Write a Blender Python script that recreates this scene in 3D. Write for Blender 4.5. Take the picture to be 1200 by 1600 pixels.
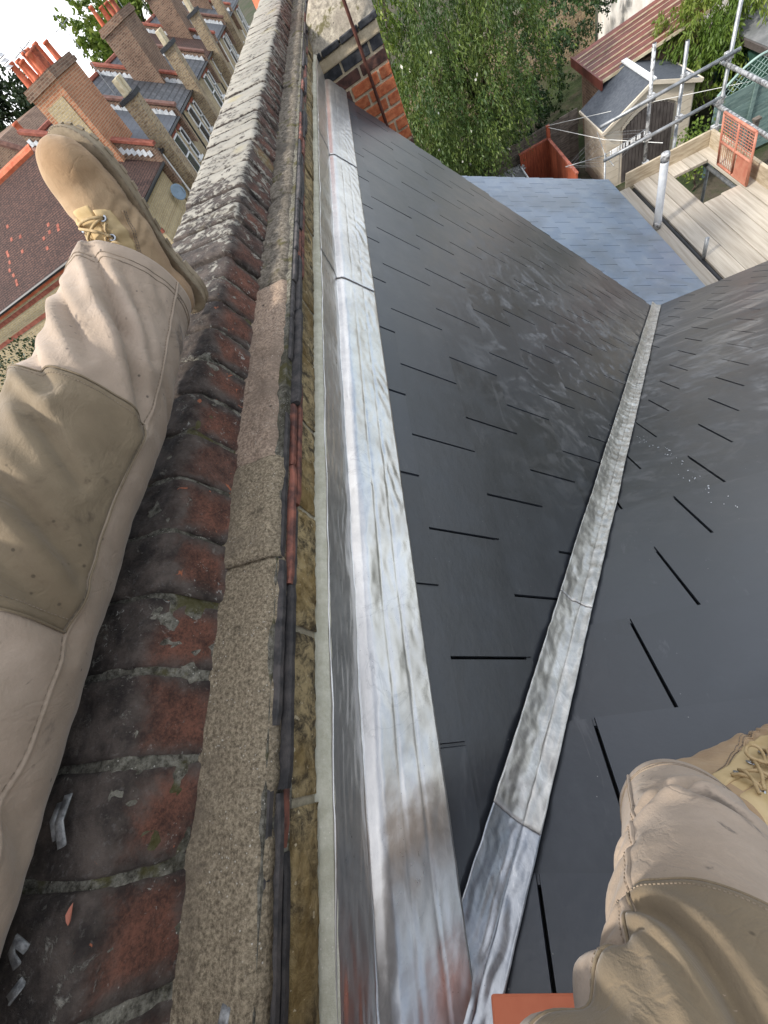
import bpy, bmesh, math, random
import numpy as np
from mathutils import Vector, Matrix, noise
from mathutils.bvhtree import BVHTree
R = math.radians
random.seed(7)
rng = np.random.default_rng(7)
for o in list(bpy.data.objects):
    bpy.data.objects.remove(o)
scene = bpy.context.scene
COL = scene.collection

# ------------------------------------------------------------------ camera
cam = bpy.data.cameras.new('camera')
camo = bpy.data.objects.new('camera', cam)
COL.objects.link(camo)
scene.camera = camo
cx, cy, cz = (0.901, -0.093, -0.425), (-0.294, -0.851, -0.435), (-0.321, 0.517, -0.794)
Mx = Matrix(((cx[0], -cy[0], -cz[0]), (cx[1], -cy[1], -cz[1]), (cx[2], -cy[2], -cz[2])))
camo.matrix_world = Mx.to_quaternion().to_matrix().to_4x4()
cam.sensor_fit = 'VERTICAL'
cam.sensor_height = 24.0
cam.lens = 623.5 / 1600 * 24
cam.clip_start = 0.02
cam.clip_end = 2000
# ------------------------------------------------------------------ sky, sun, exposure
SUN_EL, SUN_AZ = 46.0, -112.0         # azimuth from +Y towards +X
world = bpy.data.worlds.new('World')
scene.world = world
world.use_nodes = True
wt = world.node_tree
wt.nodes.clear()
wo = wt.nodes.new('ShaderNodeOutputWorld')
wb = wt.nodes.new('ShaderNodeBackground')
sky = wt.nodes.new('ShaderNodeTexSky')
sky.sky_type = 'NISHITA'
sky.sun_disc = False
sky.sun_elevation = R(SUN_EL)
sky.sun_rotation = R(SUN_AZ)
tc = wt.nodes.new('ShaderNodeTexCoord')
mp = wt.nodes.new('ShaderNodeMapping')
mp.inputs['Scale'].default_value = (1.0, 1.0, 2.2)
cn = wt.nodes.new('ShaderNodeTexNoise')
cn.inputs['Scale'].default_value = 2.6
cn.inputs['Detail'].default_value = 7
cr = wt.nodes.new('ShaderNodeValToRGB')
cr.color_ramp.elements[0].position = 0.40
cr.color_ramp.elements[1].position = 0.62
mixc = wt.nodes.new('ShaderNodeMix')
mixc.data_type = 'RGBA'
mixc.inputs[7].default_value = (11.5, 11.6, 11.9, 1)
wt.links.new(tc.outputs['Generated'], mp.inputs[0])
wt.links.new(mp.outputs[0], cn.inputs['Vector'])
wt.links.new(cn.outputs[0], cr.inputs[0])
wt.links.new(cr.outputs[0], mixc.inputs[0])
wt.links.new(sky.outputs[0], mixc.inputs[6])
wt.links.new(mixc.outputs[2], wb.inputs[0])
wt.links.new(wb.outputs[0], wo.inputs[0])
wb.inputs[1].default_value = 0.115
sl = bpy.data.lights.new('sun', 'SUN')
sl.energy = 3.0
sl.angle = R(6)
sl.color = (1.0, 0.95, 0.88)
so = bpy.data.objects.new('sun', sl)
COL.objects.link(so)
sd = Vector((math.sin(R(SUN_AZ)) * math.cos(R(SUN_EL)), math.cos(R(SUN_AZ)) * math.cos(R(SUN_EL)), math.sin(R(SUN_EL))))
so.rotation_euler = sd.to_track_quat('Z', 'Y').to_euler()
so.location = (-20, -10, 30)
scene.view_settings.view_transform = 'Standard'
scene.view_settings.look = 'None'
scene.view_settings.exposure = 0.85
scene.view_settings.gamma = 1.0
scene.render.engine = 'CYCLES'
scene.render.resolution_x = 768
scene.render.resolution_y = 1024

# ------------------------------------------------------------------ node helpers
class NT:
    def __init__(s, name):
        s.m = bpy.data.materials.new(name)
        s.m.use_nodes = True
        s.t = s.m.node_tree
        s.b = s.t.nodes['Principled BSDF']
        s.out = s.t.nodes['Material Output']
    def n(s, typ, **kw):
        nd = s.t.nodes.new('ShaderNode' + typ)
        for k, v in kw.items():
            setattr(nd, k, v)
        return nd
    def l(s, a, b):
        s.t.links.new(a, b)
    def val(s, sock, v):
        if hasattr(v, 'is_output') or hasattr(v, 'links'):
            s.l(v, sock)
        else:
            sock.default_value = v
    def pos(s):
        return s.n('NewGeometry').outputs['Position']
    def objc(s):
        return s.n('TexCoord').outputs['Object']
    def noise(s, vec, scale, detail=4, rough=.55, dist=0, vscale=None):
        if vscale:
            mpn = s.n('Mapping')
            mpn.inputs['Scale'].default_value = vscale
            s.l(vec, mpn.inputs[0])
            vec = mpn.outputs[0]
        nd = s.n('TexNoise')
        nd.inputs['Scale'].default_value = scale
        nd.inputs['Detail'].default_value = detail
        nd.inputs['Roughness'].default_value = rough
        nd.inputs['Distortion'].default_value = dist
        s.l(vec, nd.inputs['Vector'])
        return nd.outputs[0]
    def vor(s, vec, scale, out='Distance'):
        nd = s.n('TexVoronoi')
        nd.inputs['Scale'].default_value = scale
        s.l(vec, nd.inputs['Vector'])
        return nd.outputs[out]
    def ramp(s, f, a, b):
        nd = s.n('MapRange')
        nd.interpolation_type = 'SMOOTHSTEP'
        nd.inputs[1].default_value = a
        nd.inputs[2].default_value = b
        s.l(f, nd.inputs[0])
        return nd.outputs[0]
    def math(s, op, a, b=0.0):
        nd = s.n('Math', operation=op)
        s.val(nd.inputs[0], a)
        s.val(nd.inputs[1], b)
        return nd.outputs[0]
    def mix(s, f, a, b, blend='MIX'):
        nd = s.n('Mix', data_type='RGBA', blend_type=blend)
        for sock, v in ((nd.inputs[0], f), (nd.inputs[6], a), (nd.inputs[7], b)):
            if isinstance(v, tuple) and len(v) == 3:
                v = v + (1,)
            s.val(sock, v)
        return nd.outputs[2]
    def bump(s, h, strength=.3, dist=.01, normal=None):
        nd = s.n('Bump')
        nd.inputs['Strength'].default_value = strength
        nd.inputs['Distance'].default_value = dist
        s.l(h, nd.inputs['Height'])
        if normal is not None:
            s.l(normal, nd.inputs['Normal'])
        s.l(nd.outputs[0], s.b.inputs['Normal'])
        return nd.outputs[0]
    def rnd(s):
        return s.n('ObjectInfo').outputs['Random']
    def sep(s, v):
        nd = s.n('SeparateXYZ')
        s.l(v, nd.inputs[0])
        return nd.outputs
    def comb(s, x, y, z):
        nd = s.n('CombineXYZ')
        for i, v in enumerate((x, y, z)):
            s.val(nd.inputs[i], v)
        return nd.outputs[0]
    def done(s, color=None, rough=None, metal=None, spec=None):
        if color is not None:
            if isinstance(color, tuple):
                color = color + (1,) if len(color) == 3 else color
            s.val(s.b.inputs['Base Color'], color)
        if rough is not None:
            s.val(s.b.inputs['Roughness'], rough)
        if metal is not None:
            s.val(s.b.inputs['Metallic'], metal)
        if spec is not None:
            s.val(s.b.inputs['Specular IOR Level'], spec)
        return s.m

def simple(name, c1, c2, scale=8, rough=.7, metal=0, bump=.2, bd=.01, lo=.35, hi=.65, detail=5, vscale=None, coord='pos', spec=.4, vary=0.0):
    t = NT(name)
    v = t.pos() if coord == 'pos' else t.objc()
    f = t.noise(v, scale, detail, .6, vscale=vscale)
    c = t.mix(t.ramp(f, lo, hi), c1, c2)
    if vary:
        k = t.math('ADD', t.math('MULTIPLY', t.rnd(), vary), 1 - vary / 2)
        c = t.mix(1.0, c, t.comb(k, k, k), 'MULTIPLY')
    if bump:
        t.bump(t.noise(v, scale * 4, 6, .65, vscale=vscale), bump, bd)
    return t.done(c, rough, metal, spec)

def brickmat(name, axis, c1, c2, mort, bw=.225, bh=.075, msize=.012, dirt=.5, tilebump=.4, rough=.85):
    """fine brick / tile courses on far surfaces, axis = which horizontal world axis runs along the wall"""
    t = NT(name)
    p = t.sep(t.pos())
    along = {'x': p[0], 'y': p[1], 'xy': t.math('ADD', p[0], p[1])}[axis]
    vec = t.comb(along, p[2], 0.0)
    br = t.n('TexBrick')
    br.inputs['Scale'].default_value = 1
    br.inputs['Brick Width'].default_value = bw
    br.inputs['Row Height'].default_value = bh
    br.inputs['Mortar Size'].default_value = msize
    br.inputs['Bias'].default_value = -.1
    br.inputs['Color1'].default_value = c1 + (1,)
    br.inputs['Color2'].default_value = c2 + (1,)
    br.inputs['Mortar'].default_value = mort + (1,)
    t.l(vec, br.inputs[0])
    n = t.noise(t.pos(), .9, 6, .65)
    c = t.mix(t.math('MULTIPLY', t.ramp(n, .42, .68), dirt), br.outputs[0], tuple(x * .45 for x in c1))
    n2 = t.noise(t.pos(), 14, 3)
    c = t.mix(t.math('MULTIPLY', t.ramp(n2, .45, .7), .45), c, tuple(x * 1.4 for x in c2))
    t.bump(t.math('SUBTRACT', 1.0, br.outputs['Fac']), tilebump, .01)
    return t.done(c, rough, 0, .3)

MT = {}
# -- slates
def slate_mat():
    t = NT('slate')
    p = t.pos()
    r = t.rnd()
    base = t.mix(r, (.006, .009, .015), (.026, .031, .041))
    tone = t.noise(p, .55, 3, .5)
    base = t.mix(t.math('MULTIPLY', t.ramp(tone, .42, .62), .45), base, (.028, .028, .029))
    n = t.noise(p, 9, 6, .65)
    base = t.mix(t.math('MULTIPLY', t.ramp(n, .40, .80), .6), base, (.034, .039, .047))
    # rubbed dust and cement smears left where people worked by the valley
    sx = t.sep(p)
    d = t.n('VectorMath', operation='DISTANCE')
    d.inputs[1].default_value = (.75, 2.0, -2.0)
    t.l(p, d.inputs[0])
    near = t.ramp(d.outputs['Value'], 1.9, .35)
    sm = t.noise(p, 3.4, 5, .62, 2.4)
    sm2 = t.noise(p, 11, 5, .6, 1.6)
    smear = t.math('MULTIPLY', t.math('MULTIPLY', t.ramp(sm, .45, .66), near), t.ramp(sm2, .38, .6))
    base = t.mix(t.math('MULTIPLY', smear, .7), base, (.19, .185, .18))
    d2 = t.n('VectorMath', operation='DISTANCE')
    d2.inputs[1].default_value = (1.6, 2.6, -2.9)
    t.l(p, d2.inputs[0])
    near2 = t.ramp(d2.outputs['Value'], 1.7, .3)
    sm3 = t.noise(p, 2.2, 6, .7, 1.2, vscale=(.6, 2.2, 1.2))
    base = t.mix(t.math('MULTIPLY', t.math('MULTIPLY', t.ramp(sm3, .46, .62), near2), .75), base, (.15, .147, .142))
    # long faint scratches and specks everywhere
    sc = t.noise(p, 16, 5, .75, .6, vscale=(1.0, .18, .5))
    base = t.mix(t.math('MULTIPLY', t.ramp(sc, .60, .72), .22), base, (.15, .15, .155))
    sp = t.vor(p, 34)
    base = t.mix(t.math('MULTIPLY', t.ramp(sp, .045, .02), .7), base, (.30, .29, .27))
    rough = t.math('ADD', t.math('MULTIPLY', n, .22), t.math('ADD', .24, t.math('MULTIPLY', smear, .3)))
    h = t.math('ADD', t.noise(p, 7, 5, .6, vscale=(1, .5, 1)), t.math('MULTIPLY', t.noise(p, 60, 3), .15))
    t.bump(h, .16, .012)
    return t.done(base, rough, 0, .7)
MT['slate'] = slate_mat()
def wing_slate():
    t = NT('sky_tinted_slate')
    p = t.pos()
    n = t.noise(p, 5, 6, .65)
    c = t.mix(t.rnd(), (.100, .140, .200), (.150, .194, .258))  # pale blue of reflected sky painted into the base colour
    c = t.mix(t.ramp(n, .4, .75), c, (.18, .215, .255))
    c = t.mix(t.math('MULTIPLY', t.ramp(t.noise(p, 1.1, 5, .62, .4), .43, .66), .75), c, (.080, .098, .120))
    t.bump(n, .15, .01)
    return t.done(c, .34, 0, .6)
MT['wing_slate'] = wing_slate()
MT['underlay'] = simple('roof_underlay', (.006, .006, .007), (.01, .01, .01), 5, .95, 0, 0)
# -- lead
def lead_mat(name, c1, c2, r1, r2, sc=6):
    t = NT(name)
    p = t.pos()
    n = t.noise(p, sc, 6, .6, 1.0)
    n2 = t.noise(p, 42, 6, .72, .8, vscale=(1.2, .7, 1.2))
    n3 = t.noise(p, 2.0, 4, .6, .5)
    f = t.ramp(t.math('ADD', t.math('MULTIPLY', n, .55), t.math('MULTIPLY', n2, .45)), .36, .66)
    c = t.mix(f, c1, c2)
    c = t.mix(t.math('MULTIPLY', t.ramp(n3, .5, .75), .30), c, tuple(x * .6 for x in c1))
    sc2 = t.noise(p, 70, 4, .7, .3, vscale=(1.0, .06, .6))
    c = t.mix(t.math('MULTIPLY', t.ramp(sc2, .60, .70), .35), c, (.80, .79, .77))
    wv = t.ramp(t.math('ABSOLUTE', t.math('SUBTRACT', t.noise(p, 9, 5, .6, 1.4), .5)), .022, .004)
    c = t.mix(t.math('MULTIPLY', wv, t.math('MULTIPLY', t.ramp(n3, .5, .62), .22)), c, tuple(x * .45 for x in c1))
    speck = t.vor(p, 95)
    c = t.mix(t.math('MULTIPLY', t.ramp(speck, .10, .04), t.math('MULTIPLY', t.ramp(n, .5, .6), .6)), c, (.10, .09, .08))
    rr = t.math('ADD', r1, t.math('MULTIPLY', n2, r2 - r1))
    h = t.math('ADD', t.noise(p, 16, 4, .5, .5), t.math('MULTIPLY', n2, .12))
    t.bump(h, .09, .01)
    return t.done(c, rr, .92, .5)
MT['lead'] = lead_mat('new_lead', (.50, .485, .465), (.68, .66, .63), .20, .42)
MT['lead_dull'] = lead_mat('dull_lead', (.20, .21, .225), (.42, .43, .45), .25, .5)
MT['lead_val'] = lead_mat('valley_lead_metal', (.34, .325, .30), (.62, .60, .56), .25, .6, 12)
# -- old masonry
def coping_mat():
    t = NT('weathered_coping_brick')
    o, p = t.objc(), t.pos()
    so_, sp_ = t.sep(o), t.sep(p)
    n = t.noise(p, 26, 6, .68)
    nb = t.noise(p, 7, 5, .6, .6)
    base = t.mix(t.ramp(n, .32, .70), (.026, .020, .017), (.115, .090, .074))
    base = t.mix(t.math('MULTIPLY', t.ramp(t.noise(p, 120, 4, .7), .55, .7), .5), base, (.16, .145, .13))
    # worn red heart of the exposed face
    ay = t.math('ABSOLUTE', so_[1])
    az = t.math('ABSOLUTE', so_[2])
    edge = t.math('MAXIMUM', t.math('DIVIDE', ay, .049), t.math('DIVIDE', az, .055))
    heart = t.ramp(t.math('ADD', edge, t.math('ADD', t.math('MULTIPLY', t.math('SUBTRACT', nb, .5), 1.9), t.math('MULTIPLY', t.math('SUBTRACT', n, .5), .9))), 1.0, .35)
    rightside = t.ramp(t.math('ADD', so_[0], t.math('MULTIPLY', nb, .05)), -.010, .034)
    amount = t.ramp(t.math('ADD', t.rnd(), t.math('MULTIPLY', nb, .6)), .25, .75)
    heart = t.math('MULTIPLY', t.math('MULTIPLY', heart, rightside), t.math('ADD', .30, t.math('MULTIPLY', amount, .66)))
    fine = t.noise(p, 260, 5, .8)
    red = t.mix(t.ramp(t.math('ADD', t.math('MULTIPLY', n, .5), t.math('MULTIPLY', fine, .5)), .38, .64), (.055, .027, .019), (.225, .092, .058))
    base = t.mix(heart, base, red)
    spk = t.vor(p, 210)
    base = t.mix(t.math('MULTIPLY', t.ramp(spk, .20, .08), t.math('MULTIPLY', t.ramp(t.noise(p, 31, 4, .6), .54, .66), .7)), base, (.34, .32, .28))
    cr2 = t.noise(p, 75, 5, .7, .5)
    base = t.mix(t.math('MULTIPLY', t.ramp(cr2, .60, .66), t.math('MULTIPLY', t.ramp(t.noise(p, 8, 3), .52, .62), .85)), base, (.36, .35, .31))
    chip = t.noise(p, 46, 3, .5, 1.0)
    base = t.mix(t.math('MULTIPLY', t.ramp(chip, .69, .73), rightside), base, (.36, .12, .06))
    # lichen: pale crust that gets thicker along the wall and on top faces
    far = t.ramp(sp_[1], .55, 2.1)
    geo = t.n('NewGeometry')
    nz = t.sep(geo.outputs['Normal'])[2]
    top = t.ramp(nz, .35, .85)
    ln = t.noise(p, 38, 6, .72, .4)
    lb = t.noise(p, 5.5, 4, .6)
    thr = t.math('ADD', t.math('MULTIPLY', far, t.math('ADD', .12, t.math('MULTIPLY', top, .15))), t.math('MULTIPLY', lb, .42))
    lich = t.ramp(t.math('ADD', ln, thr), .82, .93)
    lcol = t.mix(t.noise(p, 9, 3), (.25, .23, .19), (.47, .44, .37))
    base = t.mix(t.math('MULTIPLY', lich, .88), base, lcol)
    yl = t.ramp(t.noise(p, 3.3, 3, .5), .63, .7)
    base = t.mix(t.math('MULTIPLY', yl, t.math('MULTIPLY', far, .45)), base, (.33, .27, .10))
    t.bump(t.math('ADD', t.noise(p, 70, 8, .75), t.math('MULTIPLY', lich, .5)), .9, .008)
    return t.done(base, .88, 0, .35)
MT['coping'] = coping_mat()
def gritty(name, c1, c2, c3, scale=60, pit=True, moss=0.0, bd=.006):
    t = NT(name)
    p = t.pos()
    n = t.noise(p, scale, 6, .75)
    nb = t.noise(p, 6, 5, .6)
    c = t.mix(t.ramp(n, .32, .70), c1, c2)
    c = t.mix(t.math('MULTIPLY', t.ramp(nb, .46, .66), .75), c, c3)
    sp = t.vor(p, 170)
    c = t.mix(t.math('MULTIPLY', t.ramp(sp, .20, .10), t.math('MULTIPLY', t.ramp(t.noise(p, 20, 2), .5, .6), .8)), c, (.62, .58, .50))
    h = n
    if pit:
        v = t.vor(p, 31)
        pt = t.math('MULTIPLY', t.ramp(v, .17, .05), t.ramp(t.noise(p, 14, 3), .50, .58))
        sb = t.ramp(t.noise(p, 17, 5, .7), .60, .70)
        c = t.mix(t.math('MULTIPLY', sb, .55), c, tuple(x * .45 for x in c1))
        c = t.mix(t.math('MULTIPLY', pt, .85), c, (.03, .027, .022))
        h = t.math('SUBTRACT', n, t.math('MULTIPLY', pt, .7))
    if moss:
        mm = t.ramp(t.noise(p, 13, 5, .65), .60 - moss * .2, .70 - moss * .2)
        c = t.mix(t.math('MULTIPLY', mm, .8), c, (.085, .075, .022))
    t.bump(h, .8, bd)
    return t.done(c, .95, 0, .2)
MT['fillet'] = gritty('sandy_cement', (.110, .085, .056), (.41, .335, .230), (.165, .132, .096), 210)
MT['fillet_pink'] = gritty('pinkish_cement', (.17, .122, .088), (.48, .36, .265), (.21, .16, .12), 180)
MT['fillet_dark'] = gritty('rough_grey_cement', (.070, .058, .044), (.29, .25, .195), (.10, .086, .068), 70, True, .2, .014)
MT['joint'] = gritty('lichened_mortar', (.045, .040, .030), (.30, .28, .225), (.05, .045, .028), 90, False, .4, .014)
MT['pointing'] = gritty('cream_mortar', (.40, .38, .29), (.53, .51, .41), (.33, .315, .235), 40, False, 0, .003)
MT['stock_mortar'] = gritty('sandy_mortar', (.25, .215, .15), (.40, .35, .25), (.20, .17, .12), 60, False, 0, .005)
def stock_brick():
    t = NT('yellow_stock_brick')
    p = t.pos()
    n = t.noise(p, 38, 6, .75, .4, vscale=(1, 1, 1))
    nb = t.noise(p, 9, 4, .6)
    c = t.mix(t.ramp(n, .36, .62), (.050, .038, .024), (.42, .32, .165))
    c = t.mix(t.math('MULTIPLY', t.ramp(nb, .45, .65), .7), c, (.20, .125, .035))
    c = t.mix(t.math('MULTIPLY', t.rnd(), .35), c, (.05, .042, .034))
    ch = t.noise(p, 85, 3, .6)
    c = t.mix(t.ramp(ch, .66, .70), c, (.45, .37, .24))
    t.bump(n, .9, .008)
    return t.done(c, .92, 0, .25)
MT['stock'] = stock_brick()
MT['tile_dark'] = simple('dark_creasing_tile', (.028, .026, .026), (.075, .065, .06), 40, .75, 0, .5, .004, vary=.5)
MT['tile_red'] = simple('red_creasing_tile', (.075, .035, .028), (.23, .085, .055), 30, .8, 0, .5, .004, vary=.5)
MT['chim_red'] = simple('red_chimney_brick', (.42, .105, .040), (.60, .20, .085), 30, .85, 0, .6, .006, vary=.5)
MT['chim_dark'] = simple('sooty_chimney_brick', (.060, .032, .028), (.16, .075, .055), 30, .85, 0, .6, .006, vary=.6)
MT['chim_black'] = simple('blackened_brick', (.018, .019, .022), (.050, .052, .056), 30, .8, 0, .5, .005, vary=.4)
MT['chim_mortar'] = gritty('pale_chimney_mortar', (.48, .39, .26), (.64, .54, .38), (.42, .34, .22), 50, False, 0, .006)
MT['flaunch'] = gritty('speckled_cement', (.16, .14, .11), (.46, .41, .32), (.22, .19, .15), 30, True, .3, .012)
MT['terra'] = simple('terracotta', (.42, .085, .035), (.55, .16, .08), 6, .75, 0, .15, .005)
MT['terra_old'] = simple('sooty_terracotta', (.20, .055, .035), (.40, .115, .060), 5, .8, 0, .2, .01)
MT['creampot'] = simple('buff_clay', (.46, .38, .24), (.62, .54, .38), 6, .8, 0, .15, .01)
MT['rust_pole'] = simple('brown_rusty_steel', (.07, .025, .016), (.13, .05, .035), 20, .7, .3, .3, .003)
# -- far houses
MT['w_y'] = brickmat('yellow_wall_y', 'y', (.30, .22, .12), (.42, .33, .19), (.38, .33, .25))
MT['w_x'] = brickmat('yellow_wall_x', 'x', (.36, .27, .14), (.47, .37, .21), (.42, .36, .27), dirt=.25)
MT['w_xy'] = brickmat('sooty_stock_wall', 'xy', (.19, .125, .075), (.38, .29, .17), (.30, .26, .20))
MT['w_red'] = brickmat('orange_red_wall', 'xy', (.36, .135, .065), (.47, .215, .115), (.42, .32, .22), dirt=.4)
MT['w_brown'] = brickmat('brown_wall', 'xy', (.12, .065, .045), (.25, .15, .10), (.24, .19, .14))
MT['r_tile'] = brickmat('brown_plain_tiles', 'xy', (.060, .034, .028), (.108, .056, .043), (.022, .014, .012), .17, .055, .010, .45, .9)
MT['r_slate'] = brickmat('far_slates', 'xy', (.050, .056, .064), (.095, .10, .11), (.025, .028, .032), .42, .16, .022, .35, .6, .6)
MT['r_slate2'] = brickmat('far_smooth_slates', 'xy', (.070, .080, .095), (.085, .095, .11), (.05, .056, .065), .40, .13, .010, .2, .4, .45)
MT['red_trim'] = simple('red_clay_trim', (.20, .055, .035), (.34, .11, .07), 5, .85, 0, .3, .02)
MT['red_ridge'] = simple('orange_ridge_tile', (.44, .10, .045), (.56, .17, .085), 4, .8, 0, .2, .02)
MT['brown_trim'] = simple('brown_coping', (.11, .055, .042), (.20, .10, .075), 5, .85, 0, .3, .02)
MT['white'] = simple('white_paint', (.70, .70, .69), (.80, .80, .79), 3, .5, 0, .05)
MT['flash_white'] = simple('pale_mortar_flashing', (.50, .52, .53), (.68, .70, .71), 9, .7, 0, .2)
MT['glass'] = NT('window_glass').done((.03, .035, .04), .06, 0, .9)
MT['dish'] = simple('grey_blue_dish', (.16, .22, .28), (.20, .27, .33), 3, .5, 0, .05)
MT['black'] = simple('black_plastic', (.012, .012, .013), (.022, .022, .024), 8, .5, 0, .1)
# -- timber, steel, garden
MT['board'] = simple('scaffold_board', (.30, .262, .208), (.46, .415, .345), 4, .85, 0, .25, .003, vscale=(9, .35, 9), vary=.28, lo=.25, hi=.75)
MT['toeboard'] = simple('toe_board', (.31, .25, .17), (.46, .39, .285), 5, .85, 0, .3, .004, vscale=(1, 1, 6), vary=.2)
MT['galv'] = simple('galvanised_tube', (.20, .21, .215), (.36, .37, .375), 12, .48, .6, .25, .003)
MT['galv_worn'] = simple('worn_galvanised_tube', (.14, .14, .14), (.62, .62, .61), 22, .5, .45, .3, .004)
MT['sleeve'] = simple('white_tube_sleeve', (.58, .61, .64), (.70, .72, .74), 9, .4, 0, .15, .004)
MT['orange'] = simple('orange_steel', (.40, .14, .090), (.48, .21, .14), 10, .55, 0, .15, .004)
MT['resin'] = simple('beige_resin', (.50, .435, .34), (.58, .51, .41), 3, .7, 0, .06, .004)
MT['resin_dark'] = simple('dark_brown_resin', (.055, .045, .042), (.085, .072, .066), 5, .6, 0, .1, .004)
MT['felt'] = simple('shed_roof_grey', (.050, .058, .072), (.075, .085, .100), 14, .75, 0, .3, .006)
MT['redroof'] = simple('oxide_red_sheet', (.085, .024, .018), (.15, .042, .030), 3, .55, 0, .1, .006, vary=.3)
MT['rustfence'] = simple('rust_red_timber', (.20, .042, .018), (.32, .078, .034), 5, .8, 0, .3, .006, vscale=(6, 6, .6), vary=.3)
MT['oldfence'] = simple('weathered_fence', (.075, .062, .050), (.16, .135, .11), 5, .9, 0, .4, .006, vscale=(1, 1, 5), vary=.4)
MT['greenfence'] = simple('sage_green_paint', (.10, .155, .145), (.16, .225, .205), 4, .8, 0, .2, .005, vscale=(1, 1, 4), vary=.25)
MT['lattice'] = simple('pale_green_lattice', (.22, .31, .28), (.30, .40, .36), 4, .8, 0, .2)
MT['greenshed'] = simple('dark_green_timber', (.010, .040, .028), (.022, .066, .047), 4, .8, 0, .2)
MT['grey_roof'] = simple('mineral_felt', (.10, .105, .105), (.17, .172, .17), 2.5, .9, 0, .2)
MT['render'] = simple('white_render', (.62, .58, .52), (.76, .73, .68), 2, .9, 0, .1)
MT['gwall'] = brickmat('garden_wall_brick', 'x', (.22, .15, .09), (.34, .25, .15), (.28, .24, .18))
MT['wash'] = simple('pale_line', (.55, .55, .52), (.65, .65, .62), 5, .6, 0, 0)
MT['sack'] = simple('pale_rubble', (.28, .25, .22), (.45, .42, .38), 6, .9, 0, .8, .03)
MT['pebble'] = simple('pebbles', (.10, .10, .10), (.42, .42, .40), 25, .8, 0, .4, .01)
MT['flower'] = simple('red_petals', (.40, .012, .012), (.62, .03, .03), 20, .6, 0, 0)
def ground_mat():
    t = NT('garden_ground')
    p = t.pos()
    n = t.noise(p, .5, 6, .65)
    c = t.mix(t.ramp(n, .42, .58), (.030, .045, .016), (.075, .062, .045))
    c = t.mix(t.ramp(t.noise(p, 5, 5, .7), .4, .75), c, (.045, .050, .025))
    t.bump(t.noise(p, 6, 6, .7), .8, .08)
    return t.done(c, .95, 0, .2)
MT['ground'] = ground_mat()
def leafmat(name, c1, c2, c3, trans=.25):
    t = NT(name)
    isl = t.n('NewGeometry').outputs['Random Per Island']
    c = t.mix(isl, c1, c2)
    c = t.mix(t.ramp(t.noise(t.pos(), .9, 3), .42, .62), c, c3)
    t.done(c, .5, 0, .35)
    tr = t.n('BsdfTranslucent')
    t.l(c, tr.inputs[0])
    ms = t.n('MixShader')
    ms.inputs[0].default_value = trans
    t.l(t.b.outputs[0], ms.inputs[1])
    t.l(tr.outputs[0], ms.inputs[2])
    t.l(ms.outputs[0], t.out.inputs[0])
    return t.m
MT['leaf_a'] = leafmat('willow_leaves', (.040, .078, .012), (.145, .190, .042), (.036, .072, .014), .28)
MT['leaf_b'] = leafmat('dark_ivy_leaves', (.018, .045, .010), (.040, .080, .018), (.016, .040, .012), .15)
MT['leaf_c'] = leafmat('bright_leaves', (.105, .165, .020), (.21, .25, .05), (.090, .150, .022), .32)
MT['leaf_d'] = leafmat('sooty_green_leaves', (.022, .042, .012), (.055, .078, .026), (.02, .04, .014), .15)
MT['bark'] = simple('bark', (.045, .032, .022), (.10, .075, .055), 9, .95, 0, .7, .02)
MT['blossom'] = simple('pale_blossom', (.55, .53, .45), (.70, .68, .60), 9, .7, 0, 0)
# -- clothing
def cloth_mat(name, c1, c2, dirt, dirtc):
    t = NT(name)
    p = t.pos()
    n = t.noise(p, 7, 5, .6)
    c = t.mix(t.ramp(n, .35, .68), c1, c2)
    st = t.noise(p, 13, 5, .62, .6)
    c = t.mix(t.math('MULTIPLY', t.ramp(st, .60, .72), dirt), c, dirtc)
    st2 = t.noise(p, 34, 4, .6, .4)
    c = t.mix(t.math('MULTIPLY', t.ramp(st2, .67, .74), dirt * .8), c, dirtc)
    nn = t.noise(p, 420, 3, .7)
    rg = t.ramp(t.math('ABSOLUTE', t.math('SUBTRACT', t.noise(p, 11, 4, .55, 1.2), .5)), .05, .0)
    sp = t.vor(p, 46)
    c = t.mix(t.math('MULTIPLY', t.ramp(sp, .13, .05), t.math('MULTIPLY', t.ramp(t.noise(p, 9, 2), .50, .58), dirt)), c, tuple(x * .6 for x in dirtc))
    c = t.mix(t.math('MULTIPLY', nn, .22), c, tuple(x * .55 for x in c1))
    w = t.noise(p, 24, 5, .6, .5)
    t.bump(t.math('SUBTRACT', t.math('ADD', t.math('MULTIPLY', w, .9), t.math('MULTIPLY', nn, .14)), t.math('MULTIPLY', rg, .14)), .42, .006)
    t.b.inputs['Sheen Weight'].default_value = .15
    return t.done(c, .92, 0, .15)
MT['cloth'] = cloth_mat('light_khaki_canvas', (.335, .258, .190), (.44, .345, .265), .95, (.13, .105, .085))
MT['patch'] = cloth_mat('dark_khaki_canvas', (.185, .140, .088), (.245, .190, .122), .65, (.070, .052, .036))
MT['thread'] = simple('khaki_thread', (.20, .155, .11), (.28, .22, .16), 60, .9, 0, 0)
MT['suede'] = cloth_mat('tan_suede', (.31, .195, .105), (.46, .325, .195), .8, (.17, .105, .058))
MT['nubuck'] = simple('pale_yellow_leather', (.46, .325, .150), (.55, .41, .22), 16, .75, 0, .3, .002)
MT['sole'] = simple('dusty_rubber_sole', (.20, .155, .10), (.33, .265, .18), 22, .85, 0, .4, .003)
MT['lace'] = simple('tan_lace', (.36, .25, .12), (.48, .35, .19), 90, .85, 0, .4, .002)
MT['eyelet'] = simple('steel_eyelet', (.45, .47, .50), (.60, .62, .64), 30, .3, .9, 0)
MT['copper'] = simple('copper_rivet', (.30, .20, .15), (.42, .33, .27), 30, .45, .6, 0)
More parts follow.
